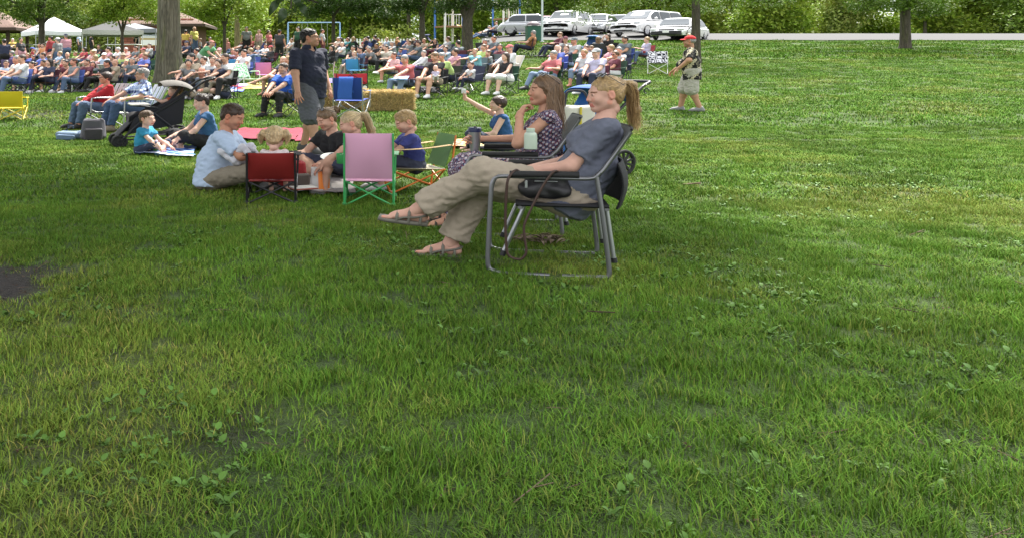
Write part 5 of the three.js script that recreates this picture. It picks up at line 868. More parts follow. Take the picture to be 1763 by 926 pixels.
kid({ pose: 'sit', h: 1.14, p: [0, .38, -.10], fl: [.12, .08, .36], fr: [-.12, .08, .38], hl: [.14, .46, .36], hr: [-.12, .46, .38], lean: [0, 14], hair: 'short', hairC: [.46, .31, .14], shirt: [.035, .045, .19], sleeve: .65, legs: 1.0, pants: [.03, .035, .06], shoes: 'sneaker', pitch: 26, yaw: 6 }, 700, 7.22, -82, 'person, a sandy-haired boy in a navy T-shirt in the orange framed chair');
{
  const bag = (name, label, pos, turn, w, h, d, cols, q = Q) => {
    const t = thing(name, label, 'bag', pos, turn, null, q), M = cols.map(c => clothMat(c, .8));
    part(t, 'main_pocket', bump(new RoundedBoxGeometry(w, h, d, 5, Math.min(w, d) * .38).translate(0, h / 2, 0), (x, y, z) => .035 * noise(x * 8, y * 7, z * 8) - .05 * sstep(h * .55, h * 1.05, y)), M[0]); part(t, 'front_pocket', bump(new RoundedBoxGeometry(w * .74, h * .48, d * .35, 4, d * .14).translate(0, h * .28, d * .52), (x, y, z) => .012 * noise(x * 12, y * 12, z * 12)), M[1 % M.length]);
    part(t, 'handle', tube([[-.04, h, 0], [-.035, h + .05, 0], [.035, h + .05, 0], [.04, h, 0]], .008, 6), M[2 % M.length]); for (const s of [-1, 1]) part(t, 'strap', tube([[s * w * .3, h * .9, -d * .45], [s * w * .42, h * .6, -d * .75], [s * w * .36, h * .1, -d * .5]], .012, 6), M[2 % M.length]);
    return t;
  };
  bag('backpack', 'red and taupe backpack beside the red chair', gp(505, 7.2), .5, .26, .34, .18, [[.33, .018, .022], [.14, .115, .10], [.012, .015, .03]]);
  bag('backpack', 'grey backpack on the grass in front of the woman in red', onGround(160, 242), .3, .34, .42, .22, [[.10, .095, .115], [.05, .045, .055], [.03, .03, .035]]);
  bag('tote_bag', 'faded blue cloth bag slumped beside the grey backpack', onGround(121, 241), -.2, .40, .20, .24, [[.16, .23, .33], [.11, .17, .27], [.05, .07, .12]]);
  bag('rucksack', 'black rucksack on the grass at the feet of the bald man', onGround(736, 160), .1, .62, .24, .34, [[.012, .013, .017], [.03, .035, .05], [.01, .01, .01]]);
  const t = thing('snack_bag', 'white and orange snack bag standing on the grey blanket', 'bag', gp(551, 6.95), .35); part(t, 'pouch', sheet(8, 10, (u, v) => [(u - .5) * .17 * (1 - .12 * v), v * .27, .05 * Math.sin(u * 3.14) * (1 - v * .8) + .01 * noise(u * 9, v * 9, 2)], .03), mat([.62, .60, .58], .4)); part(t, 'print_panel', sheet(6, 6, (u, v) => [(u - .5) * .10 + .02, .06 + v * .17, .05 * Math.sin((.62 + (u - .5) * .6) * 3.14) * (1 - (.06 + v * .17) / .27 * .8) + .021], .003), mat([.80, .22, .02], .4));
  const pl = thing('paper_plate', 'white paper plate in the hands of the picnicking mother', 'plate', gp(572, 7.45), 0); pl.position.y += .24; part(pl, 'dish', lathe([[0, 0], [.07, 0], [.1, .015], [.105, .014], [.072, -.004], [0, -.004]], 24).rotateX(.3), whitePaint); part(pl, 'sandwich', box(.07, .025, .07, .01, .018, 0, .01), mat([.45, .27, .12], .9));
  const bk = thing('picture_book', 'open book lying on the grey blanket beside the snack bag', 'book', gp(522, 6.75), .4); bk.position.y += .075; part(bk, 'cover', box(.2, .01, .14, 0, 0, 0, .003), mat([.4, .07, .04], .5)); part(bk, 'pages', box(.19, .012, .13, 0, .011, 0, .003), mat([.75, .72, .68], .8));
}
// the walking man and the people in the middle distance
person({ unique: 1, near: 1, cell: .012, h: 1.84, fat: .24, bw: .2, pose: 'walk', p: [0, .925, 0], lean: [0, -2], fl: [.09, .09, -.2], fr: [-.09, .08, .2], hl: [.28, .90, .02], hr: [-.31, .86, .14], yaw: 34, pitch: -4, hair: 'short', hairC: [.010, .008, .008], glasses: 'clear', skin: [.44, .255, .175], shirt: [.014, .017, .036], sleeve: .85, hem: .16, collar: true, pants: shortsGrey, legs: 1.05, loose: .035, flare: .022, shoes: 'sneaker', shoeC: [.06, .06, .06] }, gp(533, 10.1), rad(46), 'person walking past in a black polo shirt and grey shorts, wearing glasses');
kid({ pose: 'floor', h: 1.12, hl: [.1, .22, .40], hr: [-.24, .14, .5], lean: [0, 10], hair: 'short', hairC: [.12, .07, .035], shirt: [.03, .25, .42], sleeve: .6, legs: 1.0, pants: [.03, .04, .08], shoes: 'sneaker', shoeC: [.12, .35, .45], yaw: -14, skin: 'pale' }, 250, 10.0, 72, 'person, a boy in a turquoise T-shirt sitting on the striped blanket');
{ const c = thing('sippy_cup', 'green and pink sippy cup in front of the boy in turquoise', 'cup', onGround(268, 267), 0); c.position.y += .05; part(c, 'cup_body', lathe([[0, 0], [.035, 0], [.042, .09]], 16), mat([.20, .48, .08], .4)); part(c, 'cup_lid', lathe([[.044, .088], [.044, .11], [.02, .125], [.015, .15], [0, .15]], 16), mat([.66, .5, .6], .4)); }
person({ unique: 1, near: 1, cell: .012, kind: 'woman', h: 1.66, fat: .2, pose: 'floor', lean: [2, 10], hl: [.26, .22, .40], hr: [-.1, .22, .4], pitch: 12, hair: 'bun', hairC: [.035, .02, .014], glasses: 'up', skin: 'pale', shirt: [.035, .11, .24], sleeve: .3, pants: [.012, .012, .014], legs: 1.5, shoes: 'bare' }, gp(352, 10.5), rad(-66), 'person with tied dark hair in a blue top sitting behind the striped blanket');
lawnChair(gp(168, 14.2), rad(-48), { fabric: [.45, .46, .47], webbed: true, frame: steel }, 'grey webbed lawn chair under the woman in the red cardigan');
person({ unique: 1, near: 1, cell: .012, kind: 'woman', h: 1.62, fat: .4, pose: 'sit', hl: [.06, .56, .28], hr: [-.04, .56, .28], hdl: [-.5, -.2, .6], hdr: [.5, -.2, .6], hair: 'bob', hairC: [.045, .022, .016], glasses: 'clear', skin: 'red', shirt: [.38, .014, .022], topName: 'cardigan', sleeve: 1.9, deep: true, pants: [.075, .115, .19], loose: .02, shoeC: [.03, .03, .03], yaw: -8 }, gp(168, 14.2), rad(-48), 'person in a red cardigan and jeans with short brown hair and glasses');
lawnChair(gp(229, 13.8), rad(-55), { fabric: [.62, .63, .64], webbed: true, frame: steel, arm: mat([.6, .58, .52], .5) }, 'white webbed lawn chair under the man in the plaid shirt');
person({ unique: 1, near: 1, cell: .012, h: 1.76, fat: .3, pose: 'sit', hl: [.30, .62, .24], hr: [-.2, .56, .34], hair: 'short', hairC: 'grey', glasses: 'clear', skin: 'light', shirt: plaid, sleeve: .85, collar: true, pants: [.05, .085, .17], loose: .02, shoeC: [.25, .2, .15], yaw: -14 }, gp(229, 13.8), rad(-55), 'person with grey hair in a blue and white plaid shirt');
{ // inner shirt of the woman in red
  const t = scene.children.find(o => o.userData.label?.includes('red cardigan and jeans')), f = t.fg, m = new THREE.Matrix4().makeBasis(f.X2, f.u2, f.f2).setPosition(f.waist);
  part(t, 'striped_top', sheet(10, 10, (u, v) => [(u - .5) * .15 * (1 - .25 * Math.abs(v - .5)), -.1 + v * .36, .155 - .03 * Math.pow(u * 2 - 1, 2) + .03 * Math.sin(v * 3) - .02 * v], .006).applyMatrix4(m.scale(V(f.s, f.s, f.s))), stripe([.66, .48, .52], [.33, .08, .12], 10, [1, 1.6]));
}
function stroller(pos, turn, o, label) {
  const t = thing('pushchair', label, 'pushchair', pos, turn), fr = o.frame ?? blackPaint, cl = clothMat(o.c, .8), wheel = (x, y, z, r) => { const w = new THREE.Group(); w.name = 'wheel'; w.position.set(x, y, z); t.add(w); part(w, 'tyre', new THREE.TorusGeometry(r - .018, .02, 8, 24).rotateY(Math.PI / 2), tyreM); part(w, 'spoke_disc', merge([...Array(5)].map((_, i) => box(.02, r * 1.7, .025, 0, 0, 0, .005).rotateX(i * .628))), plasticBlack); };
  for (const s of [-1, 1]) { wheel(s * .27, .15, -.32, .15); wheel(s * .17, .10, .48, .10); wheel(s * .25, .10, .48, .10); part(t, 'side_rail', tube([[s * .26, .12, .46], [s * .26, .42, .2], [s * .26, .72, -.22], [s * .26, 1.02, -.58], [s * .24, 1.06, -.68]], .016, 8), fr); part(t, 'rear_strut', rod([s * .26, .15, -.32], [s * .26, .52, .05], .015), fr); part(t, 'lower_rail', rod([s * .26, .15, -.32], [s * .24, .12, .44], .012), fr); }
  part(t, 'handle', tube([[-.24, 1.06, -.68], [-.2, 1.08, -.73], [.2, 1.08, -.73], [.24, 1.06, -.68]], .019, 8), plasticBlack); part(t, 'hook', new THREE.TorusGeometry(.03, .006, 6, 14, 4.6).translate(.26, .97, -.64), plasticBlack);
  part(t, 'seat_shell', sheet(10, 16, (u, v) => { const a = (u - .5) * 2, p = curve([[0, .34], [.3, .40], [.5, .42], [1, .88]], v), z = curve([[0, .36], [.3, .28], [.5, -.02], [1, -.30]], v); return [a * .23, p + .14 * Math.pow(Math.abs(a), 3) * (1 - .3 * v), z]; }, .02), cl);
  part(t, 'basket', sheet(8, 8, (u, v) => [(u - .5) * .44, .20 + .12 * Math.pow(Math.abs(v - .5) * 2, 4), -.26 + v * .6], .012), clothMat([.014, .014, .016]));
  part(t, 'leg_panel', sheet(8, 8, (u, v) => [(u - .5) * .46, lerp(.16, .46, v) + .03 * Math.sin(u * 3.14), lerp(.52, .28, v)], .014), cl);
  part(t, 'canopy', sheet(14, 10, (u, v) => { const a = (v - .15) * 1.9, x = (u - .5) * .5; return [x, .80 + .24 * Math.sin(a + .5) * (1 - .35 * Math.pow(Math.abs(u - .5) * 2, 4)), -.20 - .30 * Math.cos(a + .5) * (1 - .12 * Math.pow(Math.abs(u - .5) * 2, 4))]; }, .012), clothMat(o.hood ?? o.c, .8));
  if (o.solid) for (const s of [-1, 1]) part(t, 'side_panel', sheet(6, 8, (u, v) => [s * .245, lerp(lerp(.2, .36, v), lerp(.46, .86, v), u), lerp(lerp(.40, -.30, v), lerp(.30, -.34, v), u)], .012), cl);
  if (o.tray) { part(t, 'tray', box(.44, .03, .24, 0, .66, .22, .02), mat([.42, .41, .37], .5)); part(t, 'bumper_bar', tube([[-.25, .6, -.02], [-.24, .64, .2], [0, .65, .33], [.24, .64, .2], [.25, .6, -.02]], .016, 8), plasticBlack); }
  return t;
}
stroller(gp(268, 11.3), rad(-70), { c: [.014, .013, .017], hood: [.13, .12, .11], tray: true, solid: true }, 'black pushchair with a grey hood beside the boy in turquoise');
kid({ pose: 'sit', h: .98, at: gp(276, 11.32).add(V(0, .18, .0)), p: [0, .50, -.14], lean: [-26, -18], hl: [.05, .96, .18], hr: [-.06, .96, .18], hair: 'short', hairC: [.16, .09, .05], shirt: [.40, .08, .02], pants: [.05, .05, .06], fl: [.12, .26, .36], fr: [-.12, .26, .38], yaw: 10, skin: 'pale' }, 0, 0, -74, 'person, a small boy drinking in the black pushchair');
stroller(gp(995, 8.2), rad(-60), { c: [.02, .11, .33], hood: [.018, .10, .36] }, 'blue pushchair behind the two women in armchairs');
{ const t = thing('diaper_bag', 'cream changing bag hanging on the blue pushchair', 'bag', gp(995, 7.6).add(V(0, .42, 0)), .3); part(t, 'pouch', bump(new RoundedBoxGeometry(.3, .3, .16, 5, .05).translate(0, .16, 0), (x, y, z) => .015 * noise(x * 9, y * 9, z * 9)), clothMat([.58, .56, .50])); part(t, 'strap', tube([[-.13, .3, 0], [-.08, .46, -.03], [.08, .46, -.03], [.13, .3, 0]], .012, 6), clothMat([.03, .03, .04])); part(t, 'lanyard', tube([[-.02, .3, .085], [-.03, .15, .095], [-.02, 0, .09]], .012, 5), mat([.5, .4, .02], .6)); }
{ const p = onGround(1086, 166), t = thing('rubber_ring', 'dark grey ring lying on the grass behind the blond ponytail', 'ring', p, 0); part(t, 'tube', new THREE.TorusGeometry(.14, .04, 10, 26).rotateX(1.57).translate(0, .05, 0), mat([.07, .075, .08], .6)); part(t, 'valve', rod([0, .08, .14], [0, .12, .14], .01), plasticBlack); }
// the woman taking a picture
person({ unique: 1, near: 1, cell: .012, kind: 'woman', h: 1.64, fat: .15, pose: 'floor', lean: [0, 8], hl: [.16, .26, .36], hr: [-.10, .86, .44], hdr: [.1, 1, .1], pr: [.6, .1, -.7], hand: ['relax', 'hold'], er: [-.5, -1, .1], hair: 'bob', hairC: [.06, .028, .018], skin: 'pale', shirt: [.025, .085, .22], sleeve: 0, pants: [.03, .04, .07], shoes: 'bare', yaw: 6 }, gp(860, 10.6), rad(-88), 'person in a sleeveless blue top holding up a phone');
{ const t = scene.children.at(-1), f = t.fg, w = f.arm[1][1].clone().add(V(.03, .10, .02)); const ph = thing('phone', 'white phone held up by the woman in blue', 'phone', V(w.x, w.y * Q, w.z).applyAxisAngle(V(0, 1, 0), t.rotation.y).add(t.position), t.rotation.y); part(ph, 'case', box(.075, .07, .012, 0, 0, 0, .006).rotateY(.5).scale(1.7, 1, 1), mat([.7, .72, .76], .3)); part(ph, 'screen', box(.062, .058, .003, 0, 0, -.008, .001).rotateY(.5).scale(1.7, 1, 1), mat([.05, .06, .09], .1)); }
// the man in blue, the chair with a towel, straw bales, the red wagon
campChair(gp(488, 15.9), rad(-32), { fabric: [.02, .02, .022] }, 'black camp chair under the man in the bright blue T-shirt');
person({ unique: 1, near: 1, cell: .013, h: 1.76, fat: .4, pose: 'sitForward', lean: [4, 12], shirt: [.02, .10, .48], sleeve: .7, hem: .05, pants: [.014, .014, .016], shoeC: [.02, .02, .02], hair: 'short', hairC: 'brown', skin: 'light' }, gp(488, 15.9), rad(-32), 'person in a bright blue T-shirt and black trousers leaning on his knees');
campChair(onGround(606, 204), rad(165), { w: .54, fabric: [.018, .06, .33], frame: steel, armFab: [.12, .24, .5], bh: .9 }, 'royal blue camp chair with a towel over its back');
{ const c = scene.children.at(-1), t = thing('towel', 'bright blue towel draped over the royal blue chair', 'towel', c.position.clone(), c.rotation.y); part(t, 'cloth', sheet(10, 16, (u, v) => { const s = v - .42; return [.02 + (u - .5) * .26 + .01 * Math.sin(v * 9), .93 - Math.abs(s) * .85, -.345 + (s < 0 ? .05 : -.04) * Math.min(1, Math.abs(s) * 9) + .01 * noise(u * 9, v * 9, 1)]; }, .012), clothMat([.035, .12, .48])); }
function bale(px, d, turn, label) {
  const t = thing('straw_bale', label, 'straw bale', atDepth(px, d), turn); part(t, 'core', bump(new RoundedBoxGeometry(.92, .44, .46, 8, .05).translate(0, .22, 0), (x, y, z) => .025 * noise(x * 12, y * 12, z * 12)), mat([.42, .30, .12], 1));
  const M = [], C = []; for (let i = 0; i < 5200; i++) { const f = rnd(), x = rnd(-.47, .47), y = rnd(.01, .46), z = rnd(-.25, .25); const p = f < .5 ? [x, y, .235 + rnd(-.02, .02)] : f < .78 ? [x, .445 + rnd(-.02, .025), z] : [(rnd() < .5 ? -1 : 1) * (.465 + rnd(-.02, .02)), y, z]; M.push(TRS(...p, rnd(6.283), rnd(.6, 1.3), undefined, rnd(-.6, .6), rnd(-1.2, 1.2))); const k = rnd(.45, 1.3); C.push([.66 * k, .49 * k, .21 * k]); }
  stuff('straw', rod([-.07, 0, 0], [.07, .004, .006], .0036, .003, 4), once('strawM', () => mat([1, 1, 1], .8)), M, C, null, null, t); for (const x of [-.25, .25]) part(t, 'twine', tube([[x, .0, .245], [x, .45, .245], [x, .455, 0], [x, .45, -.245], [x, .0, -.245]], .004, 5), mat([.4, .12, .03], .8)); return t;
}
bale(668, onGround(668, 191).z * -1, .06, 'golden straw bale right of the royal blue chair'); bale(592, onGround(592, 189).z * -1 + .2, .1, 'golden straw bale hidden behind the royal blue chair');
{
  const t = thing('wagon', 'red folding wagon behind the royal blue chair', 'wagon', onGround(604, 155), .12), red = clothMat([.45, .018, .035], .8);
  for (const s of [-1, 1]) { part(t, 'side_panel', sheet(8, 4, (u, v) => [(u - .5) * .86, .22 + v * .34 - .02 * Math.sin(u * 3.14), s * .24 + s * .015 * Math.sin(u * 3.14)], .01), red); part(t, 'end_panel', sheet(6, 4, (u, v) => [s * .43, .22 + v * .34, (u - .5) * .48], .01), red); for (const k of [-1, 1]) { const w = new THREE.Group(); w.name = 'wheel'; w.position.set(s * .36, .1, k * .24); t.add(w); part(w, 'tyre', new THREE.TorusGeometry(.075, .022, 8, 18), tyreM); part(w, 'hub', new THREE.CylinderGeometry(.06, .06, .04, 14).rotateX(1.57), whitePaint); part(t, 'post', rod([s * .43, .16, k * .245], [s * .43, .58, k * .245], .012), blackPaint); part(t, 'brace', rod([s * .43, .2, k * .25], [0, .54, k * .262], .009), blackPaint); } }
  part(t, 'floor_panel', box(.86, .03, .48, 0, .22, 0), red); part(t, 'pull_handle', tube([[-.44, .24, .1], [-.5, .6, .12], [-.46, .98, .1]], .014, 6), mat([.6, .45, .45], .5)); part(t, 'grip', rod([-.46, .98, .03], [-.46, .98, .17], .016), plasticBlack);
}
campChair(onGround(614, 138), rad(150), { fabric: [.05, .27, .52] }, 'sky blue camp chair behind the red wagon'); 
campChair(onGround(22, 206), rad(-168), { w: .40, sh: .26, bh: .62, fabric: [.72, .56, .02], frame: mat([.72, .58, .04], .4) }, "bright yellow child's camp chair at the left edge");
person({ unique: 1, near: 1, cell: .013, h: 1.76, fat: .75, bw: .2, pose: 'walk', fl: [.09, .09, -.14], fr: [-.09, .08, .2], p: [0, .925, 0], hl: [.34, .98, .22], hr: [-.3, .95, .30], el: [1, -.6, -.3], hair: 'thin', hairC: 'grey', cap: [.45, .012, .015], skin: 'tan', shirt: floral, sleeve: .85, hem: .2, pants: [.38, .36, .32], legs: 1.0, loose: .035, flare: .02, shoes: 'sneaker', shoeC: [.2, .2, .2] }, onGround(1192, 193), rad(-112), 'person in a black floral shirt and red cap walking at the right edge');
// ---------- the crowd ----------
const K = { white: [.68, .68, .68], cream: [.6, .54, .44], black: [.014, .014, .016], navy: [.022, .03, .075], blue: [.04, .10, .48], royal: [.06, .11, .52], sky: [.36, .48, .66], teal: [.05, .33, .36], aqua: [.14, .50, .58], green: [.12, .42, .18], lime: [.42, .62, .12], dkgreen: [.02, .10, .05], yellow: [.72, .62, .05], gold: [.72, .46, .015], orange: [.62, .22, .04], rust: [.42, .16, .03], coral: [.62, .22, .17], pink: [.66, .33, .33], rose: [.58, .24, .30], red: [.46, .02, .03], brick: [.55, .09, .10], maroon: [.13, .016, .035], wine: [.16, .02, .045], purple: [.12, .07, .24], lav: [.48, .45, .66], grey: [.20, .21, .22], slate: [.12, .15, .17], charcoal: [.045, .045, .05], silver: [.42, .43, .44], tan: [.38, .30, .20], khaki: [.33, .28, .20], brown: [.10, .06, .04], denim: [.07, .13, .26], ltdenim: [.16, .25, .40] };
for (const k in K) { const m = (K[k][0] + K[k][1] + K[k][2]) / 3; K[k] = K[k].map(c => lerp(c, m, .24) * .9); }
const CHAIR = [K.navy, K.black, K.blue, K.charcoal, K.dkgreen, K.maroon, K.slate];
let ci = 0;
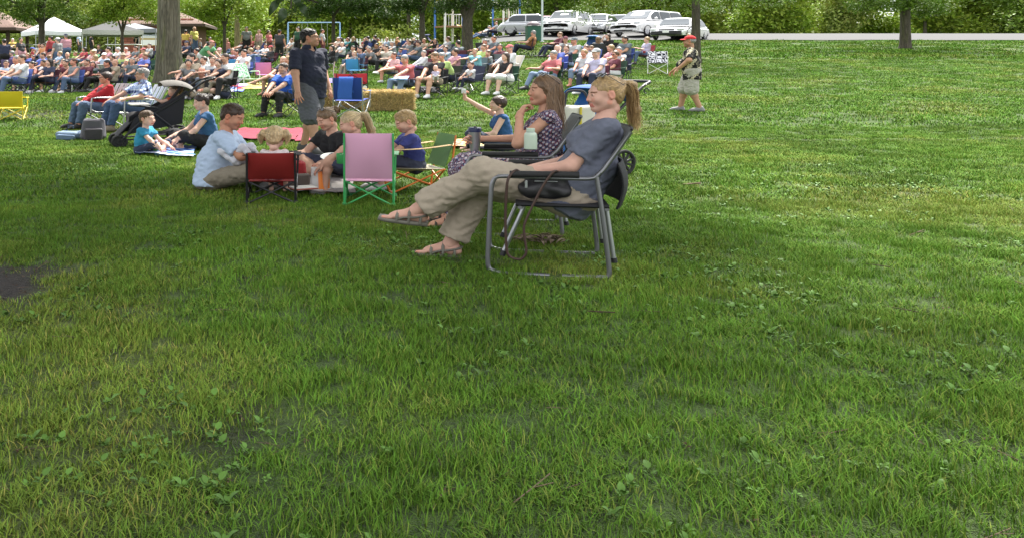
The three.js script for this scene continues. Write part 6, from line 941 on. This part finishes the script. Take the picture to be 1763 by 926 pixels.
// x, head top, pose, kind, shirt, trousers, hair, hair colour, label, options {t: turn, ch: chair colour or 0}
const CROWD = [
  // upper left, around the tents
  [6, 66, 'stand', 'm', 'navy', 'black', 'short', 'dark', 'standing in dark clothes at the far left edge', { t: -150 }],
  [20, 67, 'sit', 'm', 'gold', 'brown', 'short', 'white', 'in yellow sitting at the picnic table', { t: 0 }],
  [34, 66, 'stand', 'w', 'charcoal', 'rose', 'bob', 'dark', 'in a dark top and pink skirt by the picnic table', { t: 60, o: { skirt: true, legs: 1.4 } }],
  [55, 80, 'stand', 'c', 'red', 'navy', 'crop', 'brown', 'a child in red with a blue cap', { t: 90, o: { cap: K.royal } }],
  [62, 75, 'sit', 'm', 'silver', 'black', 'short', 'dark', 'in light grey behind the child in red', {}],
  [69, 74, 'sit', 'w', 'orange', 'denim', 'short', 'brown', 'in bright orange beside the forked tree', {}],
  [77, 72, 'sit', 'm', 'orange', 'navy', 'crop', 'grey', 'in orange wearing a white cap', { o: { cap: K.white } }],
  [86, 62, 'stand', 'm', 'red', 'navy', 'short', 'dark', 'standing in a dark red jacket under the white tent', { t: -130, o: { sleeve: 1.9 } }],
  [81, 79, 'sit', 'w', 'coral', 'denim', 'bob', 'brown', 'in a coral shirt in the left crowd', {}],
  [99, 66, 'stand', 'm', 'grey', 'denim', 'crop', 'grey', 'standing in grey with a white cap', { t: -100, o: { cap: K.white } }],
  [107, 61, 'stand', 'm', 'navy', 'black', 'curly', 'brown', 'standing in navy with bushy brown hair', { t: -60 }],
  [113, 70, 'stand', 'm', 'rose', 'denim', 'crop', 'grey', 'standing in a pink shirt, jeans and dark cap', { t: -120, o: { cap: K.navy, fat: .45 }, d: 38 }],
  [136, 58, 'stand', 'm', 'sky', 'charcoal', 'short', 'grey', 'standing in a pale blue shirt under the dark tent', { t: 60 }],
  [155, 60, 'stand', 'm', 'black', 'black', 'short', 'dark', 'standing all in black under the dark tent', { t: 150 }],
  [139, 80, 'sit', 'w', 'red', 'denim', 'long', 'dark', 'with dark hair in a red top left of the big tree', {}],
  [151, 88, 'sit', 'w', 'pink', 'tan', 'bob', 'blond', 'with fair hair in a blush top in the left crowd', {}],
  [166, 77, 'sit', 'w', 'charcoal', 'black', 'curly', 'brown', 'with curly brown hair in a dark top near the tents', {}],
  [180, 80, 'sit', 'm', 'rose', 'grey', 'short', 'dark', 'with dark hair in a rose shirt near the tents', {}],
  [184, 85, 'sit', 'w', 'teal', 'white', 'crop', 'white', 'in a teal top and white cap', { o: { cap: K.white } }],
  [173, 91, 'sit', 'm', 'sky', 'khaki', 'crop', 'grey', 'in a pale blue shirt and white visor', { o: { cap: K.white, fat: .4 } }],
  [197, 81, 'sit', 'w', 'white', 'denim', 'bob', 'white', 'with white hair in a white top behind the white chair', {}],
  [233, 55, 'stand', 'm', 'black', 'black', 'short', 'dark', 'standing in a black T-shirt by the notice boards', { t: -70 }],
  [206, 90, 'sit', 'm', 'lime', 'tan', 'crop', 'grey', 'in a lime shirt and tan hat in the green chair', { o: { cap: K.tan, capKind: 'hat' }, ch: 'dkgreen' }],
  [228, 79, 'sit', 'w', 'slate', 'denim', 'short', 'auburn', 'with reddish hair in a slate top behind the man in blue', {}],
  [240, 82, 'sit', 'w', 'brick', 'denim', 'crop', 'brown', 'in a red top and red cap behind the man in blue', { o: { cap: K.brick } }],
  [252, 75, 'sit', 'm', 'silver', 'navy', 'short', 'dark', 'in a light grey shirt just left of the big trunk', { ch: 'navy' }],
  [265, 71, 'sit', 'w', 'rose', 'navy', 'bob', 'brown', 'in a wide brown hat beside the big trunk', { o: { cap: K.brown, capKind: 'hat' } }],
  [240, 91, 'sitBack', 'm', 'royal', 'denim', 'crop', 'sandy', 'a stout man in a royal blue shirt lounging in a blue chair', { t: -30, o: { fat: .9 }, ch: 'royal' }],
  // front row, left
  [4, 110, 'sitFolded', 'm', 'sky', 'black', 'crop', 'brown', 'in a pale blue T-shirt at the left edge of the front row', { t: 10, o: { glasses: 'clear', fat: .35 } }],
  [31, 102, 'sit', 'c', 'orange', 'denim', 'short', 'blond', 'a child in orange beside the purple chair', { t: -10 }],
  [47, 106, 'sitCross', 'w', 'coral', 'coral', 'bun', 'dark', 'in a coral blouse with crossed legs in the front row', { t: -35, o: { legs: .6 } }],
  [53, 97, 'sit', 'c', 'grey', 'navy', 'short', 'brown', 'a child in grey behind the woman in coral', {}],
  [84, 95, 'stand', 'c', 'teal', 'navy', 'short', 'sandy', 'a child in turquoise seen from behind in the left crowd', { t: 170 }],
  [80, 110, 'sitForward', 'm', 'white', 'black', 'short', 'dark', 'in a white T-shirt and black shorts in the front row', { t: -20, o: { legs: 1.0, skin: 'tan', shoeC: K.white } }],
  [104, 100, 'sit', 'c', 'red', 'navy', 'short', 'sandy', 'a child in red in the second row at the left', { t: -15 }],
  [120, 101, 'sit', 'w', 'grey', 'denim', 'short', 'auburn', 'in a grey sleeveless top behind the reclining woman', { o: { sleeve: 0, skin: 'red' } }],
  [128, 117, 'recline', 'w', 'silver', 'silver', 'bob', 'brown', 'reclining in a grey hooded top in the blue flowered chair', { t: -52, lawn: 'royal', o: { legs: .55, sleeve: 1.9, shoeC: K.white } }],
  [113, 126, 'floor', 'c', 'rose', 'grey', 'short', 'auburn', 'a small child leaning on the reclining woman', { t: -20 }],
  [155, 97, 'sit', 'w', 'pink', 'black', 'long', 'blond', 'with long fair hair in pink, third from the white chair', {}],
  [170, 106, 'sitBack', 'm', 'black', 'black', 'short', 'dark', 'in black slouching behind the woman in the red cardigan', {}],
  [191, 103, 'sit', 'm', 'tan', 'khaki', 'thin', 'grey', 'balding in a tan shirt behind the empty white chair', {}],
  // more of the dense left-hand crowd
  [12, 88, 'sit', 'w', 'purple', 'navy', 'bob', 'grey', 'grey-haired in purple near the left edge', {}],
  [26, 93, 'sit', 'm', 'white', 'denim', 'short', 'brown', 'in white behind the purple chair', {}],
  [42, 92, 'sit', 'w', 'blue', 'denim', 'long', 'sandy', 'with long sandy hair in blue at the left', {}],
  [65, 92, 'sit', 'm', 'royal', 'black', 'short', 'brown', 'in royal blue behind the woman in coral', {}],
  [95, 88, 'sit', 'w', 'sky', 'tan', 'bob', 'blond', 'fair-haired in pale blue right of the child in turquoise', {}],
  [112, 92, 'sit', 'm', 'charcoal', 'khaki', 'thin', 'grey', 'balding in charcoal behind the reclining woman', {}],
  [127, 91, 'sit', 'c', 'lime', 'navy', 'short', 'sandy', 'a child in lime in the third row at the left', {}],
  [143, 106, 'sit', 'm', 'maroon', 'black', 'short', 'dark', 'in maroon right of the flowered chair', {}],
  [160, 84, 'sit', 'm', 'green', 'tan', 'crop', 'grey', 'in green with a cream cap near the tents', { o: { cap: K.cream } }],
  [188, 94, 'sit', 'w', 'navy', 'white', 'bob', 'brown', 'in navy between two white caps', {}],
  [214, 82, 'sit', 'w', 'pink', 'denim', 'short', 'white', 'white-haired in pink behind the green chair', {}],
  [222, 99, 'sit', 'm', 'slate', 'navy', 'short', 'grey', 'grey-haired in slate just left of the man in royal blue', {}],
  [322, 97, 'sit', 'm', 'tan', 'black', 'short', 'dark', 'in tan leaning beside the roots of the big tree', {}],
  [343, 96, 'sit', 'w', 'white', 'navy', 'bob', 'brown', 'in white behind the stooping man', {}],
  [398, 86, 'sit', 'w', 'lav', 'denim', 'bob', 'sandy', 'in lilac behind the empty sky blue chair', {}],
  [416, 84, 'sit', 'm', 'white', 'navy', 'short', 'dark', 'in white right of the empty sky blue chair', {}],
  [442, 80, 'sit', 'c', 'sky', 'denim', 'short', 'blond', 'a fair child in pale blue left of the red cap', {}],
  [498, 84, 'sit', 'm', 'dkgreen', 'khaki', 'crop', 'brown', 'in dark green left of the walking man', {}],
  [470, 68, 'sit', 'w', 'silver', 'navy', 'long', 'dark', 'with long dark hair in light grey beside the pushchair', {}],
  [604, 78, 'sit', 'm', 'charcoal', 'denim', 'short', 'dark', 'in charcoal above the red wagon', {}],
  [663, 58, 'sit', 'w', 'sky', 'navy', 'bob', 'blond', 'fair-haired in pale blue in front of the picket fence', {}],
  [777, 84, 'sit', 'w', 'rose', 'navy', 'bob', 'brown', 'in rose behind the indigo chair', {}],
  [845, 62, 'sit', 'm', 'slate', 'denim', 'short', 'brown', 'in slate between the forked tree and the bin', {}],
  [805, 104, 'sit', 'c', 'white', 'navy', 'short', 'brown', 'a child in white beside the woman in turquoise', {}],
  [1022, 88, 'sit', 'm', 'lav', 'navy', 'crop', 'grey', 'in lilac with a pale cap behind the curly hair', { o: { cap: K.silver } }],
  // around the big tree
  [315, 70, 'sit', 'm', 'navy', 'black', 'crop', 'dark', 'in navy with a dark blue cap right of the big trunk', { o: { cap: K.navy } }],
  [318, 50, 'stand', 'm', 'gold', 'maroon', 'short', 'dark', 'standing in a golden yellow shirt and red shorts', { t: 160, o: { legs: 1 } }],
  [334, 44, 'stand', 'm', 'yellow', 'denim', 'thin', 'white', 'standing in a pale yellow shirt, bald', { t: 40, o: { fat: .4 } }],
  [346, 58, 'stand', 'c', 'silver', 'charcoal', 'short', 'sandy', 'a child in light grey beside the men in yellow', { t: -60 }],
  [358, 64, 'sit', 'm', 'charcoal', 'black', 'short', 'dark', 'with dark hair in charcoal behind the stooping man', {}],
  [333, 84, 'sit', 'w', 'tan', 'black', 'bob', 'dark', 'with dark hair in a tan top right of the big trunk', {}],
  [352, 71, 'stoop', 'm', 'green', 'white', 'crop', 'grey', 'stooping in a green shirt and white trousers', { t: 75, o: { cap: K.coral, fat: .5 } }],
  [372, 84, 'sit', 'm', 'grey', 'navy', 'crop', 'grey', 'in a grey shirt and pink cap beside the stooping man', { o: { cap: K.rose } }],
  [306, 126, 'floor', 'c', 'charcoal', 'navy', 'short', 'brown', 'a boy in a dark T-shirt at the foot of the big tree', { t: -60 }],
  [346, 117, 'floor', 'm', 'sky', 'tan', 'thin', 'white', 'a bald man in pale blue sitting on the grass', { t: -20 }],
  [367, 126, 'floor', 'c', 'red', 'navy', 'crop', 'blond', 'a child in red with a white hat on the grass', { t: -30, o: { cap: K.cream, capKind: 'hat' } }],
  [381, 120, 'floor', 'w', 'grey', 'navy', 'bun', 'brown', 'in a grey T-shirt sitting cross-legged on the grass', { t: -60, o: { legs: .7 } }],
  // centre, far back
  [391, 58, 'stand', 'c', 'coral', 'coral', 'short', 'blond', 'a toddler in a pink dress under the thin tree', { t: 30, o: { skirt: true, legs: 1.2 } }],
  [405, 70, 'recline', 'm', 'silver', 'denim', 'short', 'brown', 'in light grey leaning back below the pale trunk', { t: -60 }],
  [425, 40, 'stand', 'm', 'grey', 'black', 'short', 'brown', 'standing tall in a grey T-shirt left of the swing frame', { t: 20 }],
  [447, 43, 'stand', 'w', 'pink', 'khaki', 'bun', 'sandy', 'standing in pink beside the man in grey', { t: -40 }],
  [463, 50, 'stand', 'w', 'brick', 'brown', 'bob', 'brown', 'standing in faded red in the far middle', { t: 60 }],
  [428, 61, 'sit', 'w', 'red', 'black', 'bob', 'lightbrown', 'in a dark red top in the far middle row', {}],
  [445, 59, 'sit', 'c', 'denim', 'denim', 'short', 'sandy', 'a child in denim blue in the far middle row', {}],
  [433, 70, 'recline', 'w', 'white', 'silver', 'bob', 'blond', 'in white stretched out on a lounger', { t: -60 }],
  [458, 62, 'sit', 'm', 'lav', 'navy', 'short', 'dark', 'in a lilac shirt in the far middle row', {}],
  [482, 43, 'stand', 'm', 'charcoal', 'black', 'crop', 'dark', 'standing in black with a dark cap and a shoulder bag', { t: 150, o: { cap: K.black, fat: .4 }, d: 41 }],
  [500, 55, 'sit', 'w', 'white', 'tan', 'bob', 'brown', 'in white just left of the walking man', {}],
  [513, 39, 'stand', 'm', 'dkgreen', 'black', 'short', 'dark', 'standing in dark green under the swing frame', { t: -20 }],
  [528, 40, 'stand', 'w', 'black', 'tan', 'long', 'blond', 'standing fair-haired in black under the swing frame', { t: -60 }],
  [553, 36, 'stand', 'm', 'silver', 'maroon', 'short', 'brown', 'standing in light grey right of the swing frame', { t: 100 }],
  [517, 80, 'sit', 'w', 'pink', 'denim', 'short', 'brown', 'in pink half hidden by the walking man', {}],
  [459, 80, 'sitFolded', 'w', 'charcoal', 'navy', 'long', 'auburn', 'in a dark jacket and red cap behind the flowered chair', { o: { cap: K.red, sleeve: 1.9 } }],
  [479, 97, 'sitCross', 'm', 'navy', 'cream', 'thin', 'sandy', 'in a navy T-shirt and cream shorts with a bare foot up', { t: -50, o: { legs: .9, shoes: 'bare' } }],
  [490, 96, 'sit', 'w', 'grey', 'navy', 'bob', 'blond', 'fair-haired behind the man in navy', {}],
  // centre
  [567, 77, 'sitFolded', 'w', 'black', 'black', 'long', 'dark', 'with long dark hair in black right of the walking man', { t: -60, o: { sleeve: 1.9 } }],
  [583, 72, 'sit', 'm', 'white', 'navy', 'thin', 'grey', 'in a white shirt, balding, in the middle row', {}],
  [578, 61, 'sit', 'w', 'cream', 'tan', 'short', 'white', 'white-haired in cream below the slim tree', {}],
  [595, 51, 'sit', 'w', 'teal', 'teal', 'bob', 'auburn', 'in teal and green right of the slim tree', {}],
  [627, 32, 'stand', 'c', 'red', 'navy', 'short', 'sandy', 'a child in a red shirt standing high in the middle', { t: 10 }],
  [641, 47, 'sit', 'm', 'navy', 'tan', 'short', 'dark', 'in navy below the child in red', { t: -110 }],
  [625, 50, 'sit', 'w', 'black', 'pink', 'bob', 'dark', 'in black beside the man in navy at the back', {}],
  [651, 44, 'stand', 'c', 'yellow', 'navy', 'short', 'brown', 'a child in yellow at the back of the middle rows', { t: 40 }],
  [612, 61, 'sit', 'w', 'black', 'black', 'long', 'blond', 'with long fair hair seen over a black jacket', { t: 150, o: { sleeve: 1.9 } }],
  [628, 64, 'sit', 'm', 'navy', 'black', 'short', 'dark', 'in navy beside the long fair hair', { t: -130 }],
  [643, 74, 'sitCross', 'm', 'black', 'khaki', 'short', 'dark', 'in black with bare crossed legs in the middle', { o: { legs: .8, skin: 'tan' } }],
  [655, 73, 'sit', 'c', 'lime', 'tan', 'short', 'blond', 'a fair child in lime beside the man in rust orange', {}],
  [680, 66, 'sit', 'm', 'rust', 'denim', 'thin', 'brown', 'in a rust orange shirt with his back turned in the middle', { t: -130, o: { fat: .45 } }],
  [700, 62, 'sit', 'c', 'pink', 'denim', 'short', 'brown', 'a child in pink behind the man in rust orange', {}],
  [713, 71, 'sit', 'm', 'slate', 'denim', 'short', 'brown', 'in a slate T-shirt right of the man in rust orange', { t: -100, o: { fat: .35 } }],
  [728, 66, 'sit', 'w', 'tan', 'brown', 'bob', 'sandy', 'in tan in front of the left dark tree', {}],
  [749, 65, 'sitChin', 'w', 'black', 'maroon', 'long', 'brown', 'in a black vest top resting her chin, between two trees', { o: { sleeve: 0 } }],
  [766, 64, 'sit', 'w', 'silver', 'denim', 'bob', 'auburn', 'with red hair in pale grey between two trees', {}],
  [785, 69, 'sit', 'm', 'slate', 'navy', 'short', 'dark', 'in grey with dark hair just left of the forked tree', { t: -150 }],
  [837, 70, 'sit', 'c', 'cream', 'tan', 'short', 'dark', 'a dark-haired toddler right of the forked tree', { t: 120 }],
  [830, 77, 'sit', 'w', 'lime', 'cream', 'short', 'lightbrown', 'in pale lime behind the woman in turquoise', {}],
  [832, 38, 'recline', 'm', 'white', 'denim', 'short', 'grey', 'in white and jeans lounging near the playground', { t: -70 }],
  [850, 36, 'sit', 'm', 'silver', 'navy', 'short', 'brown', 'in pale grey in the dark red chair near the cars', { t: -80, ch: 'maroon' }],
  // front row, centre
  [672, 91, 'sitCross', 'w', 'pink', 'tan', 'short', 'auburn', 'in a pink T-shirt with crossed bare legs behind the straw bale', { t: -45, o: { legs: .8, fat: .4 } }],
  [695, 98, 'sitReach', 'm', 'brick', 'ltdenim', 'short', 'grey', 'in a red lettered T-shirt reading on his lap', { t: -18, o: { fat: .25, pitch: 20 } }],
  [723, 87, 'sit', 'w', 'white', 'purple', 'short', 'grey', 'in white with a purple scarf behind the man in red', { o: { sleeve: 1.9 } }],
  [744, 91, 'sit', 'm', 'black', 'tan', 'crop', 'sandy', 'in a black T-shirt and shorts holding a baby', { t: -12, o: { legs: .95, fat: .4, pitch: 18 } }],
  [767, 92, 'sitForward', 'm', 'lime', 'navy', 'short', 'grey', 'in a lime shirt behind the man with the baby', { t: -70 }],
  [818, 86, 'sitReach', 'w', 'aqua', 'navy', 'bob', 'blond', 'a fair woman in turquoise leaning on her knees', { t: -60, o: { fat: .5 } }],
  [864, 90, 'sit', 'w', 'black', 'white', 'long', 'brown', 'in a black vest top and white skirt in the front row', { t: -62, o: { sleeve: 0, skirt: true, legs: 1.0, skin: 'pale' } }],
  [869, 79, 'sit', 'm', 'white', 'brown', 'crop', 'grey', 'in a white shirt, red cap and brown trousers', { t: -40, o: { cap: K.brick, sleeve: 1.9 }, lawn: 'cream' }],
  [858, 77, 'sit', 'w', 'maroon', 'denim', 'short', 'brown', 'in maroon behind the man in the red cap', {}],
  // right-hand block
  [908, 54, 'sitBack', 'm', 'rust', 'navy', 'crop', 'grey', 'in an orange shirt sitting apart below the bin', { t: -95, o: { fat: .3 } }],
  [955, 55, 'sitBack', 'm', 'maroon', 'navy', 'short', 'sandy', 'in a maroon shirt below the white car', { t: -95, o: { sleeve: 1.9 } }],
  [973, 62, 'sit', 'm', 'grey', 'navy', 'crop', 'grey', 'in a grey shirt and dark red cap', { o: { cap: K.wine } }],
  [985, 64, 'sit', 'm', 'silver', 'khaki', 'crop', 'grey', 'in a light grey shirt and grey cap', { o: { cap: K.slate } }],
  [940, 89, 'sitBack', 'm', 'brick', 'ltdenim', 'crop', 'grey', 'in a red T-shirt and jeans at the front of the right block', { t: -58 }],
  [957, 77, 'sit', 'm', 'royal', 'navy', 'thin', 'sandy', 'in a bright blue shirt behind the man in red', {}],
  [1008, 76, 'sit', 'w', 'white', 'denim', 'short', 'auburn', 'dark-haired in a white T-shirt in the right block', { t: -45 }],
  [1001, 87, 'sit', 'w', 'silver', 'ltdenim', 'bob', 'blond', 'fair-haired in a pale grey top and rolled jeans', { t: -48, o: { fat: .5, legs: 1.6, shoes: 'bare' } }],
  [1031, 65, 'sit', 'w', 'grey', 'navy', 'long', 'sandy', 'with long sandy hair turned away in the right block', { t: 170 }],
  [1046, 58, 'sitChin', 'w', 'black', 'black', 'long', 'brown', 'in black with her hand at her chin in the right block', { t: -40 }],
  [1044, 78, 'sit', 'w', 'rose', 'rose', 'bob', 'blond', 'fair-haired in bright pink in the right block', { t: -60 }],
  [1053, 88, 'sit', 'w', 'wine', 'white', 'curly', 'lightbrown', 'with curly hair in a wine red top and white trousers', { t: -62, o: { fat: .5, glasses: 'dark', legs: 1.6 } }],
  [1071, 61, 'sit', 'm', 'slate', 'navy', 'crop', 'dark', 'in a slate green shirt in the right block', { t: -35, o: { fat: .4, skin: 'tan' } }],
  [1107, 63, 'sitFolded', 'w', 'lav', 'denim', 'bob', 'blond', 'fair-haired in lilac in the red chair', { t: -62, ch: 'red' }],
  [1041, 31, 'sitForward', 'm', 'sky', 'denim', 'short', 'brown', 'in pale blue crouching by the red pushchair', { t: 40 }],
  [1074, 24, 'stand', 'w', 'pink', 'denim', 'bob', 'sandy', 'in pale pink bending near the minivan', { t: -60, pose: 'stoop' }],
  [1065, 40, 'floorLegs', 'c', 'white', 'white', 'crop', 'blond', 'a baby in white on the slope below the cars', { t: 0 }],
  [1096, 37, 'sitForward', 'w', 'ltdenim', 'denim', 'long', 'brown', 'with long brown hair in blue leaning over the baby', { t: -70 }],
  [1186, 58, 'stand', 'c', 'rose', 'rose', 'bob', 'blond', 'a child in pink beside the right tree', { t: 30, o: { skirt: true, legs: 1.0 } }],
];
// fill the densest rows between them
{
  const used = new Set(), marks = [[70, 'near the forked tree at the left'], [140, 'below the white tent'], [215, 'below the dark tent'], [275, 'left of the big trunk'], [400, 'between the big trunk and the pale trunk'], [520, 'below the swing frame'], [600, 'below the slim tree'], [720, 'in front of the picket fence'], [800, 'between the two dark trees'], [900, 'right of the forked tree'], [1100, 'in the right block']];
  const spots = []; for (const [x0, x1, y0, y1, n] of [[0, 262, 84, 108, 22], [318, 400, 78, 108, 7], [395, 520, 62, 92, 12], [556, 720, 56, 88, 12], [735, 880, 60, 86, 7], [960, 1080, 66, 82, 4]]) for (let i = 0; i < n; i++) spots.push([lerp(x0, x1, (i + rnd(.1, .9)) / n), rnd(y0, y1)]);
  for (const [x, y] of spots) {
    const near = CROWD.some(c => Math.hypot(c[0] - x, (c[1] - y) * 1.3) < 8); if (near) continue;
    const k = pick(['m', 'w', 'm', 'w', 'c']), hair = k === 'w' ? pick(['bob', 'long', 'pony', 'curly', 'bun']) : pick(['short', 'crop', 'short', 'thin']), hc = pick(['brown', 'dark', 'blond', 'sandy', 'grey', 'lightbrown']), sh = pick(['white', 'navy', 'grey', 'silver', 'sky', 'charcoal', 'tan', 'maroon', 'slate', 'cream', 'denim', 'black']), pa = pick(['denim', 'khaki', 'navy', 'black', 'ltdenim', 'tan']);
    const m = marks.find(q => x < q[0])[1], hd = { thin: 'thinning', crop: 'cropped', bob: 'bobbed', pony: 'tied-back', bun: 'pinned-up', long: 'long', short: 'short', curly: 'curly' }[hair], full = c => ({ ltdenim: 'pale denim', hc: '' }[c] ?? c), text = `${k === 'c' ? 'a child ' : ''}in ${full(sh)} and ${full(pa)} with ${hd} ${hc === 'lightbrown' ? 'light brown' : hc} hair ${m}`; if (used.has(text)) continue; used.add(text);
    CROWD.push([x, y, pick(['sit', 'sitBack', 'sitFolded', 'sitCross', 'sitChin', 'sitForward', 'sitReach']), k, sh, pa, hair, hc, text, { gen: 1 }]);
  }
}
for (const [px0, py0, pose, kind, sh, pa, hair, hc, text, x] of CROWD) {
  const px = px0 + rnd(-1.5, 1.5), py = py0 + rnd(-2, 2);
  const kd = { m: 'man', w: 'woman', c: 'child' }[kind], o = { pose, kind: kd, yaw: [0, 22, -20][ci % 3], h: kind === 'm' ? [1.82, 1.74, 1.9][ci % 3] : kind === 'w' ? [1.70, 1.64, 1.76][ci % 3] : pose.startsWith('stand') ? 1.08 : 1.12, fat: kind === 'c' ? .1 : .22, sleeve: .62, legs: 1.93, hair, hairC: hc, shirt: K[sh], pants: K[pa], skin: ['light', 'pale', 'light', 'red'][ci % 4], shoeC: [K.charcoal, K.silver, K.white][ci % 3], ...(x.o ?? {}) };
  const key = 'top' + JSON.stringify([o.pose, o.h, o.kind, o.fat]); const top = once(key, () => { const f = figure({ ...o, cell: .06 }); return f.hc.y + .125 * f.hs; });
  const turn = rad((x.t ?? (px > 850 ? -52 : px > 560 ? -45 : -30)) + rnd(-24, 24)), seated = /^(sit|recl)/.test(pose);
  const up = seated && kind === 'c' ? .14 : 0, p = x.d ? atDepth(px, x.d) : headAt(px, py, top + up, /^st/.test(pose) ? 31 : 20), q = p.clone(); q.y += up * Q; if (seated && kind !== 'c') q.y += .01;
  const who = `person ${text}`.split(' ').slice(0, 16).join(' ');
  person(o, q, turn, who);
  if (seated) {
    const what = text.split(' ').slice(0, x.gen ? 10 : 9).join(' ').replace(/ (in|a|the|and|with|of|at|his|her|on|behind|beside|right|left)$/, ''), base = { navy: 'navy', blue: 'blue' };
    if (x.lawn) lawnChair(p, turn, { fabric: x.lawn === 'royal' ? [.05, .12, .5] : K[x.lawn], recline: pose === 'recline' ? .4 : .2, sh: pose === 'recline' ? .28 : .38 }, `white framed lawn chair under the person ${what}`, 'chairs of the crowd');
    else { const c = x.ch ? K[x.ch] : CHAIR[(ci * 5 + 2) % CHAIR.length]; campChair(p, turn, { fabric: c, bh: pose === 'sitBack' ? .84 : .82, sh: .37, cup: ci % 3 === 0 }, `folding camp chair under the person ${what}`, 'chairs of the crowd'); }
  }
  ci++;
}
// baby on the knee of the man in black
{ const p = scene.children.find(o => o.userData.label?.includes('holding a baby')); person({ pose: 'sit', kind: 'child', h: .68, headS: .68, p: [0, .42, 0], fl: [.12, .2, .3], fr: [-.12, .2, .3], hl: [.2, .6, .2], hr: [-.2, .6, .2], hair: 'none', shirt: K.lav, pants: K.white, skin: 'pale', shoes: 'bare' }, p.position.clone().add(V(.06, .40 * Q, .28)), -.1, 'person, a bald baby in lilac on the knee of the man in black'); }
// empty chairs and things among the crowd
campChair(headAt(19, 103, .86), rad(170), { fabric: K.purple }, 'empty purple camp chair in the left crowd');
lawnChair(onGround(197, 148), rad(140), { fabric: [.42, .42, .39], webbed: true }, 'empty white webbed lawn chair left of the big tree');
lawnChair(onGround(425, 152), rad(40), { fabric: pat((u, v) => noise(u * 12, v * 12, 6) > .1 ? [.25, .55, .35] : [.72, .82, .74], [1, 1]), frame: mat([.55, .72, .60], .4) }, 'empty green flowered lawn chair left of the man in navy');
campChair(headAt(403, 102, .86), rad(185), { fabric: [.06, .27, .55], frame: blackPaint }, 'empty sky blue camp chair left of centre');
campChair(headAt(458, 108, .86), rad(170), { fabric: [.42, .16, .38] }, 'empty orchid pink camp chair behind the man in navy');
campChair(onGround(1133, 128), rad(-20), { fabric: zebra, frame: whitePaint, w: .56 }, 'empty zebra striped camp chair at the right');
campChair(onGround(796, 158), rad(10), { fabric: K.charcoal, backFab: [.07, .07, .075], frame: steel, sh: .34, bh: .66, w: .46 }, 'low empty grey camp chair right of the man with the baby');
campChair(headAt(692, 68, .86), rad(-150), { fabric: [.03, .10, .33] }, 'empty mid-blue camp chair behind the man in rust orange');
campChair(headAt(784, 94, .86), rad(-150), { fabric: [.05, .09, .33] }, 'empty indigo camp chair left of the forked tree');
stroller(headAt(1012, 40, .95), rad(-100), { c: [.45, .02, .05], hood: [.7, .66, .66], frame: steel }, 'red pushchair on the slope below the cars');
stroller(headAt(1018, 64, .95), rad(-40), { c: [.02, .06, .16], hood: [.02, .12, .42] }, 'navy pushchair with a blue hood in the right block');
stroller(headAt(470, 62, .95), rad(60), { c: [.03, .03, .035], hood: [.45, .45, .44] }, 'grey pushchair in the far middle of the crowd');
stroller(headAt(742, 45, .95), rad(70), { c: [.02, .02, .08], hood: [.015, .02, .09] }, 'dark blue pushchair right of the left dark tree');
blanket([334, 158], [418, 160], [425, 146], [345, 146], pat((u, v) => { const n = Math.floor(u * 6) + Math.floor(v * 4); return [[.75, .75, .85], [.35, .45, .8], [.7, .2, .25], [.55, .35, .6]][n % 4]; }, [1, 1]), 'patchwork picnic blanket below the stooping man');
blanket([415, 155], [508, 155], [505, 145], [425, 145], clothMat([.62, .46, .14]), 'yellow blanket under the flowered lawn chair');
blanket([556, 146], [580, 144], [582, 136], [560, 137], clothMat([.12, .11, .40]), 'violet blanket beside the red wagon');
{ const box2 = (px, py, w, h, d, c, label, name = 'cooler') => { const t = thing(name, label, 'box', onGround(px, py), .2); part(t, 'body', box(w, h, d, 0, h / 2, 0, .02), c[0]); part(t, 'lid', box(w * 1.04, .06, d * 1.06, 0, h + .03, 0, .02), c[1]); return t; };
  box2(694, 156, .42, .22, .3, [whitePaint, mat([.08, .28, .55], .5)], 'white cool box with a blue lid beside the man in red', 'cool_box');
  box2(711, 159, .3, .1, .2, [mat([.7, .5, .02], .6), mat([.72, .55, .03], .6)], 'small yellow carton beside the black rucksack', 'carton');
  box2(212, 100, .6, .34, .4, [whitePaint, whitePaint], 'white cool box under the dark canopy tent', 'cool_box');
  const c = thing('clipboard', 'blue clipboard on the lap of the man in red', 'clipboard', scene.children.find(o => o.userData.label?.includes('red lettered')).position.clone().add(V(-.1, .60 * Q, .42)), -.3); part(c, 'board', box(.34, .02, .26, 0, 0, 0, .005).rotateX(.35), mat([.10, .25, .48], .5)); part(c, 'paper', box(.26, .006, .2, 0, .016, 0, .001).rotateX(.35), whitePaint);
  const ba = thing('ball', 'orange ball beside the low grey chair', 'ball', onGround(808, 140), 0); part(ba, 'skin', new THREE.SphereGeometry(.13, 20, 14).translate(0, .13, 0), mat([.7, .34, .04], .5)); part(ba, 'seam', new THREE.TorusGeometry(.131, .003, 5, 28).translate(0, .13, 0), plasticBlack);
  const t = scene.children.find(o => o.userData.label?.includes('red lettered')), f = t.fg, m = new THREE.Matrix4().makeBasis(f.X2, f.u2, f.f2).setPosition(f.waist); const wm = mat([.7, .68, .68], .8);
  for (let i = 0; i < 6; i++) part(t, 'letter', box(.022, .05, .006, -.09 + i * .036, .17, .135 - .006 * Math.abs(i - 2.5), .002).applyMatrix4(m), wm);
}
renderer.render(scene, camera);
